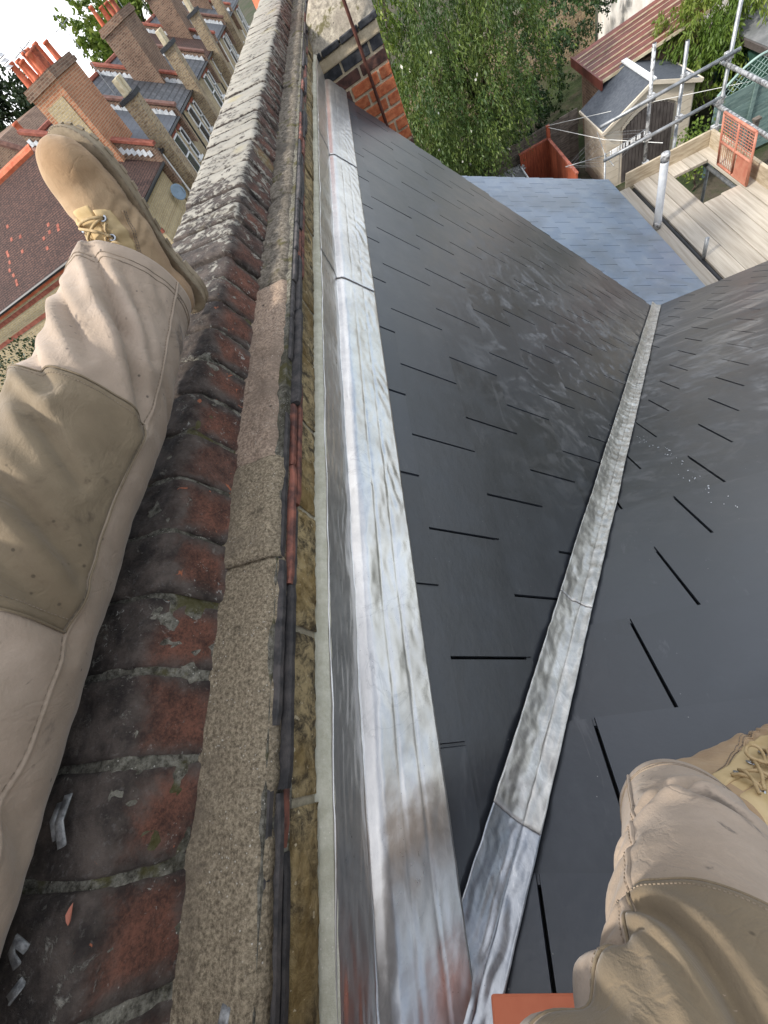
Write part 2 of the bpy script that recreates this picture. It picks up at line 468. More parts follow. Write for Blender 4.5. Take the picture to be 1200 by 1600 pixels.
MT['offcut'] = simple('grey_offcut', (.12, .12, .12), (.36, .36, .35), 90, .7, .2, .5, .002)

# ------------------------------------------------------------------ mesh helpers
class MB:
    def __init__(s):
        s.v, s.f = [], []
    def add(s, vs, fs):
        k = len(s.v)
        s.v += [tuple(v) for v in vs]
        s.f += [tuple(i + k for i in f) for f in fs]
        return s
    def box(s, a, b, rot=None, piv=None):
        x0, y0, z0 = a
        x1, y1, z1 = b
        vs = [Vector(p) for p in ((x0, y0, z0), (x1, y0, z0), (x1, y1, z0), (x0, y1, z0), (x0, y0, z1), (x1, y0, z1), (x1, y1, z1), (x0, y1, z1))]
        if rot is not None:
            pv = Vector(piv) if piv else (vs[0] + vs[6]) / 2
            vs = [pv + rot @ (v - pv) for v in vs]
        return s.add(vs, [(0, 3, 2, 1), (4, 5, 6, 7), (0, 1, 5, 4), (1, 2, 6, 5), (2, 3, 7, 6), (3, 0, 4, 7)])
    def slab(s, poly, n, t):
        """polygon (3d, ccw seen from n) thickened by t against n"""
        n = Vector(n)
        a = [Vector(p) for p in poly]
        b = [p - n * t for p in a]
        k = len(a)
        fs = [tuple(range(k)), tuple(range(2 * k - 1, k - 1, -1))]
        fs += [(i, i + k, (i + 1) % k + k, (i + 1) % k) for i in range(k)]
        return s.add(a + b, fs)
    def tube(s, pts, r, seg=8, cap=True):
        pts = [Vector(p) for p in pts]
        rs = r if isinstance(r, (list, tuple)) else [r] * len(pts)
        rings = []
        up = None
        for i, p in enumerate(pts):
            d = (pts[min(i + 1, len(pts) - 1)] - pts[max(i - 1, 0)]).normalized()
            if up is None:
                up = d.orthogonal().normalized()
            up = (up - d * up.dot(d)).normalized()
            w = d.cross(up)
            rings.append([p + (up * math.cos(2 * math.pi * j / seg) + w * math.sin(2 * math.pi * j / seg)) * rs[i] for j in range(seg)])
        vs = [v for rg in rings for v in rg]
        fs = []
        for i in range(len(pts) - 1):
            for j in range(seg):
                fs.append((i * seg + j, i * seg + (j + 1) % seg, (i + 1) * seg + (j + 1) % seg, (i + 1) * seg + j))
        if cap:
            fs.append(tuple(range(seg - 1, -1, -1)))
            fs.append(tuple(range((len(pts) - 1) * seg, len(pts) * seg)))
        return s.add(vs, fs)
    def lathe(s, prof, c, seg=20):
        c = Vector(c)
        vs, fs = [], []
        for r, z in prof:
            for j in range(seg):
                a = 2 * math.pi * j / seg
                vs.append(c + Vector((r * math.cos(a), r * math.sin(a), z)))
        for i in range(len(prof) - 1):
            for j in range(seg):
                fs.append((i * seg + j, i * seg + (j + 1) % seg, (i + 1) * seg + (j + 1) % seg, (i + 1) * seg + j))
        fs.append(tuple(range(seg - 1, -1, -1)))
        fs.append(tuple(range((len(prof) - 1) * seg, len(prof) * seg)))
        return s.add(vs, fs)
    def grid(s, rows, closed=False):
        """rows: list of equal-length point lists"""
        m = len(rows[0])
        vs = [p for r_ in rows for p in r_]
        fs = []
        for i in range(len(rows) - 1):
            for j in range(m if closed else m - 1):
                j2 = (j + 1) % m
                fs.append((i * m + j, i * m + j2, (i + 1) * m + j2, (i + 1) * m + j))
        return s.add(vs, fs)
    def mesh(s, name, smooth=False):
        me = bpy.data.meshes.new(name)
        me.from_pydata(s.v, [], s.f)
        if smooth:
            me.polygons.foreach_set('use_smooth', [True] * len(me.polygons))
        me.update()
        return me

def empty(name, loc, label=None, cat=None, group=None):
    o = bpy.data.objects.new(name, None)
    o.empty_display_size = .1
    COL.objects.link(o)
    o.location = loc
    if label:
        tag(o, label, cat, group)
    return o
def tag(o, label, cat, group=None):
    o['label'] = label
    o['category'] = cat
    if group:
        o['group'] = group
    return o
def put(name, me, mat, parent=None, loc=None):
    """mesh object; vertices are in world coordinates unless loc is given"""
    o = bpy.data.objects.new(name, me)
    COL.objects.link(o)
    if mat is not None and not me.materials:
        me.materials.append(MT[mat] if isinstance(mat, str) else mat)
    if loc is not None:
        o.location = loc
    if parent is not None:
        o.parent = parent
        pw = Vector((0, 0, 0))
        q = parent
        while q is not None:
            pw += q.location
            q = q.parent
        o.location = Vector(o.location) - pw
    return o
def part(name, mb, mat, parent=None, smooth=False, bevel=0.0):
    o = put(name, mb.mesh(name, smooth), mat, parent)
    if bevel:
        md = o.modifiers.new('bevel', 'BEVEL')
        md.width = bevel
        md.segments = 2
        md.limit_method = 'ANGLE'
    return o
def recentre(o):
    """move a mesh's origin to the middle of its bounds"""
    me = o.data
    n = len(me.vertices)
    a = np.empty(n * 3)
    me.vertices.foreach_get('co', a)
    a = a.reshape(-1, 3)
    c = (a.min(0) + a.max(0)) / 2
    a -= c
    me.vertices.foreach_set('co', a.ravel())
    me.update()
    o.location = Vector(o.location) + Vector(c)
    return o
def fn(x, y, z, s):
    return noise.noise(Vector((x * s, y * s, z * s)))

GZ = -9.0
# =================================================================== THE SETTING
mb = MB().add([(-400, -60, GZ), (400, -60, GZ), (400, 700, GZ), (-400, 700, GZ)], [(0, 1, 2, 3)])
g = part('ground', mb, 'ground')
g['kind'] = 'structure'

# =================================================================== OUR HOUSE: two slopes and a valley
A35, A53 = R(35), R(53)
nR = Vector((0, math.sin(A35), math.cos(A35)))
nL = Vector((math.sin(A53), 0, math.cos(A53)))
CR, CL = -.85, -.71
VP0, VD = Vector((-.307, -.379, -.772)), Vector((.397, .752, -.527)).normalized()
def zR(y): return (CR - nR.y * y) / nR.z
def zL(x): return (CL - nL.x * x) / nL.z
VER = 3.82
EAVE = 3.86
def clip(poly, a, n):
    """keep the side of 2d line through a where (p-a).n >= 0"""
    out = []
    for i in range(len(poly)):
        p, q = poly[i], poly[(i + 1) % len(poly)]
        dp = (p[0] - a[0]) * n[0] + (p[1] - a[1]) * n[1]
        dq = (q[0] - a[0]) * n[0] + (q[1] - a[1]) * n[1]
        if dp >= 0:
            out.append(p)
        if (dp >= 0) != (dq >= 0):
            k = dp / (dp - dq)
            out.append((p[0] + (q[0] - p[0]) * k, p[1] + (q[1] - p[1]) * k))
    return out
house = empty('terraced_house', (1.5, 1.5, GZ), 'house under the photographer with newly slated slopes meeting in a lead valley', 'house')
mb = MB().box((-.36, -5, GZ), (6.2, 3.66, -4.05))
mb.add([(-.34, 3.66, -4.05), (1.9, 3.66, -4.05), (-.34, 3.66, -.78), (-.34, 3.5, -4.05), (1.9, 3.5, -4.05), (-.34, 3.5, -.78)],
       [(0, 2, 1), (3, 4, 5), (0, 1, 4, 3), (1, 2, 5, 4), (2, 0, 3, 5)])
part('wall', mb, 'w_xy', house)
# dark decks under the slates
deckL = MB().slab([(x, y, zL(x) - .042) for x, y in ((-.37, VER - .03), (-.37, -.55), (-.31, -.40), (1.89, 3.77), (1.89, VER - .03))], nL, .02)
deckL = part('side_slope', deckL, 'underlay', house)
xvn = VP0.x - .0
deckR = MB().slab([(x, y, zR(y) - .034) for x, y in ((-.36, -.47), (-.36, -3.0), (5.5, -3.0), (5.5, EAVE - .03), (1.93, EAVE - .03))], nR, .02)
deckR = part('rear_slope', deckR, 'underlay', house)
# slates: plane coordinates (u across, v up the slope) -> world
SW, GAP, TH = .318, .0042, .006
def slate_obj(poly, origin, U, V, N, gauge_len, h0, parent, jit, mat='slate'):
    # poly in (u, v) with v measured from the tail of this slate; tilts into the course above
    top = []
    for (u, v) in poly:
        h = h0 * (1 - v / .56) + TH
        top.append(origin + U * u + V * v + N * h)
    c = sum(top, Vector()) / len(top)
    mb_ = MB()
    n2 = (N + V * (h0 / .56)).normalized()
    # dressed edges: the upper face is a little smaller than the lower one
    tp = [p - c - (p - c).normalized() * .0026 for p in top]
    bt = [p - c - n2 * TH for p in top]
    k = len(tp)
    mb_.add(tp + bt, [tuple(range(k)), tuple(range(2 * k - 1, k - 1, -1))] + [(i, i + k, (i + 1) % k + k, (i + 1) % k) for i in range(k)])
    o = put('slate', mb_.mesh('slate'), mat, parent, c)
    o.rotation_euler = (random.gauss(0, jit), random.gauss(0, jit), 0)
    return o
slates = []
# side slope (falls towards +X): u = +Y, v up = -X
U = Vector((0, 1, 0)); V = Vector((-math.cos(A53), 0, math.sin(A53)))
s0 = Vector((-.09, .162, zL(-.09))) - nL * .017     # a slate corner: tail of the first course, at a joint
rivet = MB()
for k in range(-1, 16):
    o_ = s0 - V * (.24 * k)
    off = .159 * (k % 2)
    for i in range(-8, 14):
        u0 = i * SW + off + GAP / 2
        u1 = u0 + SW - GAP
        sag = random.gauss(0, .0015)
        L_ = .256 if k > 0 else .47
        poly = [(u0, sag), (u1, sag + random.gauss(0, .0008)), (u1, L_), (u0, L_)]
        poly = clip(poly, (VER - o_.y + random.uniform(-.012, .012), 0), (-1, 0))
        # valley line in this frame
        def uv(P): d = P - o_; return (d.dot(U), d.dot(V))
        a_ = uv(VP0 + nL * 0); b_ = uv(VP0 + VD)
        dx, dy = b_[0] - a_[0], b_[1] - a_[1]
        ln = math.hypot(dx, dy)
        nn = (-dy / ln, dx / ln)
        if nn[1] < 0: nn = (-nn[0], -nn[1])
        if len(poly) >= 3:
            poly = clip(poly, (a_[0] + nn[0] * .045, a_[1] + nn[1] * .045), nn)
        if len(poly) >= 3:
            poly = clip(poly, (0, uv(Vector((-.362, 0, zL(-.362))))[1]), (0, -1))
        if len(poly) >= 3:
            ar = abs(sum(poly[q][0] * poly[(q + 1) % len(poly)][1] - poly[(q + 1) % len(poly)][0] * poly[q][1] for q in range(len(poly)))) / 2
            if ar > .0006 and o_.y + poly[0][0] > -.75:
                slates.append(slate_obj(poly, o_, U, V, nL, .24, .013, deckL, .0016))
                m_ = o_ + U * (u0 + SW / 2) + V * .012
                if (m_ - VP0 - VD * (m_ - VP0).dot(VD)).length > .12 and m_.y < VER - .05 and k >= 0:
                    q_ = m_ + nL * .0195 + U * random.uniform(-.004, .004)
                    w_ = U * .004 + V * .002
                    rivet.tube([q_ - w_ - nL * .017, q_ + w_ - nL * .017], .0020, 5)
# rear slope (falls towards +Y): u = -X, v up = -Y
U = Vector((-1, 0, 0)); V = Vector((0, -math.cos(A35), math.sin(A35)))
s0 = Vector((.157, .241, zR(.241))) - nR * .017
for k in range(-6, 18):
    o_ = s0 - V * (.2645 * k)
    if o_.y > EAVE + .1:
        continue
    off = .16 * (k % 2)
    for i in range(-13, 4):
        u0 = i * SW - off + GAP / 2
        u1 = u0 + SW - GAP
        sag = random.gauss(0, .0015)
        poly = [(u0, sag), (u1, sag + random.gauss(0, .0008)), (u1, .281), (u0, .281)]
        def uv(P): d = P - o_; return (d.dot(U), d.dot(V))
        a_ = uv(VP0); b_ = uv(VP0 + VD)
        dx, dy = b_[0] - a_[0], b_[1] - a_[1]
        ln = math.hypot(dx, dy)
        nn = (-dy / ln, dx / ln)
        c_ = uv(Vector((2, 0, zR(0))))
        if (c_[0] - a_[0]) * nn[0] + (c_[1] - a_[1]) * nn[1] < 0: nn = (-nn[0], -nn[1])
        poly = clip(poly, (a_[0] + nn[0] * .022, a_[1] + nn[1] * .022), nn)
        if len(poly) >= 3:
            poly = clip(poly, (.35 + o_.x, 0), (-1, 0))
        if len(poly) >= 3 and o_.x - u1 < 3.9:
            ar = abs(sum(poly[q][0] * poly[(q + 1) % len(poly)][1] - poly[(q + 1) % len(poly)][0] * poly[q][1] for q in range(len(poly)))) / 2
            if ar > .0006:
                slates.append(slate_obj(poly, o_, U, V, nR, .26, .013, deckR, .0016))
                m_ = o_ + U * (u0 + SW / 2) + V * .012
                if (m_ - VP0 - VD * (m_ - VP0).dot(VD)).length > .08 and m_.x > -.3:
                    q_ = m_ + nR * .0195 + U * random.uniform(-.004, .004)
                    w_ = U * random.uniform(-.003, .003) + V * .004
                    rivet.tube([q_ - w_ - nR * .017, q_ + w_ - nR * .017], .0021, 5)
cm = MB()
pth = [(.56, 1.25), (.61, .98), (.575, .74), (.56, .52)]
for i in range(46):
    q = random.random() * 2.99
    a_, b_ = pth[int(q)], pth[int(q) + 1]
    f_ = q - int(q)
    x = a_[0] + (b_[0] - a_[0]) * f_ + random.gauss(0, .012)
    y = a_[1] + (b_[1] - a_[1]) * f_ + random.gauss(0, .012)
    r_ = random.uniform(.0008, .0030)
    p_ = Vector((x, y, zR(y))) + nR * .001
    cm.tube([p_, p_ + Vector((random.uniform(-1, 1), random.uniform(-1, 1), 0)) * r_ * 2 + nR * .001], r_ * .6, 5)
cm_o = part('mortar_crumbs', cm, 'flash_white', house)
cm_o['kind'] = 'stuff'
ro = part('copper_rivets', rivet, 'copper', house)
ro['kind'] = 'stuff'

# lower rear wing with its own lean-to slope
ext = empty('rear_wing', (1.1, 5.6, GZ), 'lower rear wing with a slate lean-to roof coloured pale blue like reflected sky', 'house')
A28 = R(28.2)
EX, EZ, EY0, EY1 = 2.78, -4.355, 3.70, 7.6
nB = Vector((math.sin(A28), 0, math.cos(A28)))
def zB(x): return EZ + (EX - x) * math.tan(A28)
mb = MB()
x0, x1 = -.36, EX - .16
vs = [(x0, EY0, GZ), (x1, EY0, GZ), (x1, EY1 - .1, GZ), (x0, EY1 - .1, GZ), (x0, EY0, zB(x0) - .1), (x1, EY0, zB(x1) - .1), (x1, EY1 - .1, zB(x1) - .1), (x0, EY1 - .1, zB(x0) - .1)]
mb.add(vs, [(0, 3, 2, 1), (4, 5, 6, 7), (0, 1, 5, 4), (1, 2, 6, 5), (2, 3, 7, 6), (3, 0, 4, 7)])
part('wall', mb, 'w_xy', ext)
mb = MB().slab([(x, y, zB(x) - .012) for x, y in ((x0, EY1 - .02), (x0, EY0), (EX - .03, EY0), (EX - .03, EY1 - .02))], nB, .03)
deckB = part('roof', mb, 'underlay', ext)
U = Vector((0, 1, 0)); V = Vector((-math.cos(A28), 0, math.sin(A28)))
for k in range(16):
    o_ = Vector((EX, EY0 + .02, EZ)) + V * (.235 * k)
    if o_.x < -.3: break
    for i in range(-1, 13):
        u0 = i * SW + .159 * (k % 2) + GAP / 2
        u1 = u0 + SW - GAP
        sag = random.gauss(0, .002)
        poly = [(u0, sag), (u1, sag), (u1, .34), (u0, .34)]
        poly = clip(poly, (EY1 - o_.y, 0), (-1, 0))
        if len(poly) >= 3: poly = clip(poly, (0, 0), (1, 0))
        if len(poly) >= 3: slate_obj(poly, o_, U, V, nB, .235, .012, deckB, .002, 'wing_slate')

# =================================================================== LEAD
def lead_rows(prof_fn, y0, y1, ny, nu):
    rows = []
    for i in range(ny + 1):
        rows.append([prof_fn(j / nu, y0 + (y1 - y0) * i / ny) for j in range(nu + 1)])
    return rows
cut = Vector((math.cos(A53), 0, -math.sin(A53)))
def flash_profile(u, y):
    # upstand against the wall, soft bend, apron down the slates
    up_h, ap = .106, .145
    edge = .0010 * fn(0, y, 0, 4) + .0005 * fn(5, y, 0, 40)
    L_ = up_h + ap + edge
    s = u * L_
    bx = -.3625
    bz = zL(bx) + .004
    if s < up_h:
        p = Vector((bx + .004 * fn(1, y, s, 7) + .0015 * fn(2, y, s * 6, 22), y, bz + up_h - s))
        nrm = Vector((1, 0, 0))
    else:
        q = s - up_h
        p = Vector((bx, y, bz)) + cut * q + nL * (.009 * min(1, q / .02))
        nrm = nL
    # rounded bend
    w = math.exp(-((s - up_h) / .014) ** 2)
    p = p + (Vector((1, 0, 0)) + nL).normalized() * (-.006 * w)
    # dressing marks: long ripples, dents getting stronger near the viewer
    q = max(0.0, s - up_h)
    near = max(0.0, min(1.0, (1.3 - y) / 1.2))
    k = min(1, q / .05)
    d = .0018 * fn(s * 3, y * .7, 3, 6) * min(1, max(0, (.235 - s) / .05)) * k
    d += near * .0055 * fn(s * 1.3, y, 8, 7.0) * k * min(1, max(.25, (.245 - s) / .05))
    d += (1 - near) * .0011 * (.4 + fn(s, y, 6, 4)) * math.sin((y * 1.0 + s * 1.7) * 78 + 9 * fn(s * 2, y, 2, 5)) * min(1, max(0, q - .06) / .05)
    d += .0007 * fn(s * 2, y, 1, 34)
    # crease lines pressed along the run
    for c0, a0 in ((.127, .0014), (.164, .0011), (.204, .0011)):
        d -= a0 * math.exp(-((s - c0 - .002 * fn(0, y, c0, 3)) / .0022) ** 2)
    return p + nrm * d
flashing = empty('lead_flashing', (-.36, 1.5, -.70), 'bright lead flashing dressed along the wall and over the slate edge', 'flashing')
for (y0, y1, m_, lift) in ((-.95, 1.50, 'lead', 0.0), (1.46, 2.62, 'lead', .004), (2.58, 3.86, 'lead', .008)):
    ny = int((y1 - y0) / .007)
    rows = lead_rows(flash_profile, y0, y1, ny, 64)
    rows = [[p + Vector((.6, 0, .8)) * lift for p in r_] for r_ in rows]
    mb = MB().grid(rows)
    o = part('lead_sheet', mb, m_, flashing, True)
    md = o.modifiers.new('thick', 'SOLIDIFY')
    md.thickness = .0022
    md.offset = 1
# valley lead
vside = VD.cross(nL).normalized()
if vside.x > 0: vside = -vside
wside = VD.cross(nR).normalized()
if wside.x < 0: wside = -wside
valley = empty('valley_lead', VP0 + VD * 2.5, 'lead strip lining the diagonal valley between the two slate slopes', 'flashing')
def val_profile(u, t):
    wl, wr = .074 + .004 * fn(t, 0, 1, 3) + .002 * fn(t, 0, 4, 30), .040 + .003 * fn(t, 5, 1, 3)
    s = -wl + u * (wl + wr)
    base = VP0 + VD * t
    if s < 0:
        p = base + vside * (-s) + nL * .007
    else:
        p = base + wside * s + nR * .007
    w = math.exp(-(s / .022) ** 2)
    p += (nL + nR).normalized() * (.012 * w)
    k = .5 + .5 * min(1, max(0, (2.2 - t) / 2))
    d = .0045 * fn(s * 1.5, t, 2, 16) + .0022 * fn(s * 2, t, 7, 40)
    d += .0022 * math.sin(t * 120 + 4 * fn(0, t, 0, 6)) * max(0, min(1, (t - 1.2) / 1.0)) * (.5 + .5 * fn(s, t, 9, 8))
    return p + (nL + nR).normalized() * d
for (t0, t1, m_, lift) in ((-.55, .34, 'lead_dull', -.001), (.32, .92, 'lead_val', .003), (.90, 2.9, 'lead_val', .006), (2.88, 5.66, 'lead_val', .009)):
    ny = int((t1 - t0) / .008)
    rows = lead_rows(val_profile, t0, t1, ny, 30)
    rows = [[p + Vector((0, 0, 1)) * lift for p in r_] for r_ in rows]
    o = part('lead_sheet', MB().grid(rows), m_, valley, True)
    if m_ == 'lead_dull': o['label'] = 'duller blue-grey lower lead sheet'
    md = o.modifiers.new('thick', 'SOLIDIFY')
    md.thickness = .002
    md.offset = 1

# =================================================================== PARAPET WALL WITH BRICK COPING
wall = empty('parapet_wall', (-.55, 2.0, GZ), 'old parapet wall capped with lichened brick coping running away from the camera', 'wall')
mb = MB().box((-.70, -2.2, GZ), (-.384, 6.6, -.515))
part('wall_core', mb, 'stock_mortar', wall)
# coping bricks
PITCH = .1035
prof = [(-.471, -.474), (-.497, -.385), (-.501, -.369), (-.509, -.360), (-.521, -.3555), (-.62, -.341), (-.712, -.327), (-.719, -.334), (-.722, -.46)]
def resample(pf, step):
    out = []
    for a, b in zip(pf[:-1], pf[1:]):
        d = math.hypot(b[0] - a[0], b[1] - a[1])
        m = max(1, round(d / step))
        for q in range(m):
            out.append((a[0] + (b[0] - a[0]) * q / m, a[1] + (b[1] - a[1]) * q / m))
    return out + [pf[-1]]
CTR = Vector((-.51, 0, -.42))
yy = -.034 - PITCH * 9
idx = 0
while yy < 6.1:
    near = yy < 1.0
    pf = resample(prof, .009 if near else .03 if yy < 2.2 else .2)
    ln = PITCH - (random.uniform(.005, .011) if yy < 1.2 else random.uniform(.010, .016))
    ny = 11 if near else 4 if yy < 2.2 else 1
    sx, sz, tw = random.gauss(0, .0022), random.gauss(0, .0022), random.gauss(0, .012)
    ero = random.uniform(.0, 1)
    rows = []
    for i in range(ny + 3):
        e = 0.0
        if i == 0: v, e = 0.0, .0045
        elif i == ny + 2: v, e = 1.0, .0045
        else: v = .035 + .93 * (i - 1) / ny
        row = []
        for (x, z) in pf:
            cxn, czn = -.6, -.46
            dx, dz = x - cxn, z - czn
            dl = math.hypot(dx, dz)
            k = 1 - e / dl
            px, pz = cxn + dx * k + sx, czn + dz * k + sz + (v - .5) * tw * .1
            py = yy + (v - .5) * ln * (1 + 0) + .0035 * fn(x, yy, z, 22) * (1 if v in (0, 1) else .6) + (x + .5) * tw * .5
            if near or yy < 2.2:
                dn = .0035 * fn(px, py, pz, 34) + .0022 * fn(px, py, pz, 85)
                chip = fn(px + 3, py, pz, 17)
                if (v < .12 or v > .88 or abs(x + .504) < .012) and chip > .25:
                    dn -= (chip - .25) * .006 * (.4 + ero)
                px += dx / dl * dn
                pz += dz / dl * dn
            row.append(Vector((px, py, pz)) - Vector((CTR.x, yy, CTR.z)))
        rows.append(row)
    mb = MB().grid(rows, True)
    m = len(pf)
    nr = len(rows)
    mb.f.append(tuple(range(m - 1, -1, -1)))
    mb.f.append(tuple(range((nr - 1) * m, nr * m)))
    mb.f = [tuple(reversed(f)) for f in mb.f]
    me = mb.mesh('coping_brick', True)
    o = put('coping_brick', me, 'coping', wall, (CTR.x, yy, CTR.z))
    yy += PITCH
    idx += 1
# mortar between the coping bricks, a rough ribbon just inside their faces
rows = []
pf = resample([(-.477, -.474), (-.502, -.384), (-.506, -.372), (-.514, -.3645), (-.526, -.3615), (-.62, -.349), (-.712, -.335), (-.714, -.46)], .016)
y = -1.1
while y < 6.1:
    step = .010 if y < 1.2 else .05
    dp = min(1, max(0, (y - .9) / .5)) * .009
    rows.append([Vector((x - (dp if z < -.37 else 0) + .004 * fn(x, y, z, 60) + .003 * fn(x, y, z, 25), y, z - (dp if z > -.38 else 0) + .005 * fn(x, y, z + 4, 45) + .003 * fn(x, y, z, 18))) for x, z in pf])
    y += step
mb = MB().grid(rows)
mb.f = [tuple(reversed(f)) for f in mb.f]
part('mortar_joints', mb, 'joint', wall, True)
# sloping cement fillets beside the coping
segs = [(-1.2, -.245, 'fillet'), (-.243, .285, 'fillet'), (.288, .492, 'fillet'), (.495, 1.10, 'fillet_pink'), (1.105, 1.62, 'fillet_dark'), (1.63, 2.9, 'fillet_dark'), (2.91, 4.4, 'fillet_dark'), (4.41, 6.1, 'fillet_dark')]
for (y0, y1, m_) in segs:
    st = .008 if y0 < 1.1 else .02
    ny = max(4, int((y1 - y0) / st))
    amp = {'fillet': .0022, 'fillet_pink': .0035, 'fillet_dark': .0085}[m_]
    inset = {'fillet': 0, 'fillet_pink': .014, 'fillet_dark': .012}[m_]
    dz_ = random.uniform(-.003, .004)
    rows = []
    nu = 26 if y0 < 1.1 else 12
    for i in range(ny + 1):
        y = y0 + (y1 - y0) * i / ny
        row = []
        re = -.388 - inset - .010 * abs(fn(0, y, 0, 11)) - .012 * max(0, fn(3, y, 0, 5)) + .004 * fn(1, y, 2, 50) - .007 * max(0, fn(8, y, 1, 26))
        endk = min(1, min(i, ny - i) / 1.5)
        for j in range(nu + 1):
            u = j / nu
            x = -.492 + (re + .492) * u
            z = -.4655 + dz_ - .004 * u + amp * (fn(x, y, 1, 30) + .6 * fn(x, y, 3, 70)) - .003 * (1 - endk)
            if u > .92: z -= .006 * (u - .92) / .08
            row.append(Vector((x, y, z)))
        row.append(Vector((re - .001, y, -.484)))
        rows.append(row)
    mb = MB().grid(rows)
    mb.f = [tuple(reversed(f)) for f in mb.f]
    o = part('cement_fillet', mb, m_, wall, True)
    md = o.modifiers.new('thick', 'SOLIDIFY')
    md.thickness = .014
    md.offset = -1
# creasing tiles: three thin courses showing their broken edges
for c, (zt, xp, m_) in enumerate(((-.470, -.372, 'tile_dark'), (-.4855, -.367, 'tile_dark'), (-.501, -.374, 'tile_red'))):
    y = -1.2 - .07 * c
    while y < 6.1:
        L_ = random.choice((.16, .165, .24, .27, .33))
        xe = xp + random.gauss(0, .0035) - (random.uniform(.006, .016) if random.random() < .22 else 0)
        rows = []
        n_ = 14 if y < 1.5 else 3
        for i in range(n_ + 1):
            yq = y + (L_ - .004) * i / n_
            e = .0018 * fn(c, yq, 2, 60) + .001 * fn(c, yq, 5, 130)
            if i in (0, n_): e -= .003
            rows.append([Vector((-.43, yq, zt)), Vector((xe + e - .002, yq, zt)), Vector((xe + e, yq, zt - .003)), Vector((xe + e, yq, zt - .010)), Vector((xe + e - .003, yq, zt - .0135)), Vector((-.43, yq, zt - .0135))])
        mb = MB().grid(rows, True)
        mb.f += [(0, 1, 2, 3, 4, 5), tuple(range(n_ * 6 + 5, n_ * 6 - 1, -1))]
        mb.f = [tuple(reversed(f)) for f in mb.f]
        mm = m_ if random.random() < .75 else ('tile_red' if m_ == 'tile_dark' else 'tile_dark')
        part('creasing_tile', mb, mm, wall)
        y += L_
mb = MB().box((-.42, -1.2, -.519), (-.381, 6.1, -.4665))
part('tile_bedding', mb, 'joint', wall)
# the brick course below
y = -1.16
while y < 6.1:
    L_ = random.choice((.212, .215, .218, .105 if random.random() < .2 else .215))
    xf = -.3785 + random.gauss(0, .0016)
    rows = []
    n_, mz = (30, 10) if y < 1.6 else (6, 3)
    for i in range(n_ + 1):
        v = i / n_
        row = [Vector((-.40, y + L_ * v, -.5165))]
        for j in range(mz + 1):
            w = j / mz
            ed = min(min(v, 1 - v) * L_, min(w, 1 - w) * .06)
            e = -.004 * math.exp(-ed / .004) + .0030 * fn(y * 3, v * 5, w * 3, 3) + .0022 * fn(v * 24, w * 7, y, 1)
            row.append(Vector((xf + e, y + L_ * v, -.5165 - .0595 * w)))
        row.append(Vector((-.40, y + L_ * v, -.576)))
        rows.append(row)
    mb = MB().grid(rows)
    mb.f = [tuple(reversed(f)) for f in mb.f]
    part('brick', mb, 'stock', wall, True)
    y += L_ + .010
mb = MB().box((-.42, -1.2, -.60), (-.3845, 6.1, -.5155))
part('brick_joints', mb, 'stock_mortar', wall)
# cream pointing over the top of the lead
rows = []
y = -1.2
while y < 4.0:
    row = []
    lo = -.5925 + .0025 * fn(0, y, 1, 14)
    hi = -.5765 + .0035 * fn(4, y, 1, 12)
    for j in range(7):
        w = j / 6
        row.append(Vector((-.3785 + .0180 * w ** .7 + .0015 * fn(w * 3, y, 0, 30) - (.008 if j == 0 else 0), y, hi + (lo - hi) * w)))
    rows.append(row)
    y += .012 if y < 1.5 else .04
mb = MB().grid(rows)
mb.f = [tuple(reversed(f)) for f in mb.f]
part('mortar_pointing', mb, 'pointing', wall, True)

# =================================================================== CHIMNEY BESIDE THE PARAPET
def chimney_bricks(stack, X0, X1, Y0, Y1, zt, n, pick):
    for c in range(n):
        z1 = zt - c * .074
        z0 = z1 - .058
        st = .113 if c % 2 else 0.0
        x = X0
        first = True
        while x < X1 - .03:
            L_ = .105 if (first and c % 2) else .217
            xe = min(X1, x + L_)
            if X1 - xe < .05: xe = X1
            d = random.gauss(0, .002)
            part('brick', MB().box((x, Y0 - .004 + d, z0), (xe - .016 if xe < X1 else X1, Y0 + .10, z1)), pick(c), stack, False, .004)
            x = xe
            first = False
        y = Y0 + .111
        while y < Y1 - .03:
            ye = min(Y1, y + (.105 if y < Y0 + .12 and not c % 2 else .217))
            d = random.gauss(0, .002)
            part('brick', MB().box((X1 - .10, y, z0), (X1 + d, ye - .016, z1)), pick(c), stack, False, .004)
            y = ye
ch = empty('chimney', (-.2, 4.5, -2.0), 'brick chimney with speckled cement top standing at the end of the lead flashing', 'chimney')
CX0, CX1, CY0, CY1 = -.455, .06, 4.06, 4.72
part('stack_core', MB().box((CX0 + .008, CY0 + .006, -3.2), (CX1 - .008, CY1 - .006, -.625)), 'chim_mortar', ch)
chimney_bricks(ch, CX0, CX1, CY0, CY1, -.70, 12, lambda c: 'chim_black' if c == 0 else random.choice(('chim_red', 'chim_red', 'chim_dark', 'chim_dark')))
part('mortar_band', MB().box((CX0 - .004, CY0 - .012, -.70), (CX1 + .004, CY1 + .01, -.635)), 'chim_mortar', ch, False, .01)
x = CX0 - .02
for i in range(4):
    part('oversailing_brick', MB().box((x, CY0 - .03, -.632), (x + .13, CY0 + .1, -.60)), 'chim_black', ch, False, .005)
    x += .14
rows = []
for i in range(15):
    v = i / 14
    row = []
    for j in range(15):
        u = j / 14
        d = min(u, 1 - u, v, 1 - v)
        z = -.612 + .23 * min(1, d / .38) ** .8 + .018 * fn(u * 4, v * 4, 0, 1.6) + .008 * fn(u * 12, v * 12, 0, 2)
        row.append(Vector((CX0 - .015 + (CX1 - CX0 + .03) * u, CY0 - .02 + (CY1 - CY0 + .04) * v, z)))
    rows.append(row)
part('flaunching', MB().grid(rows), 'flaunch', ch, True)
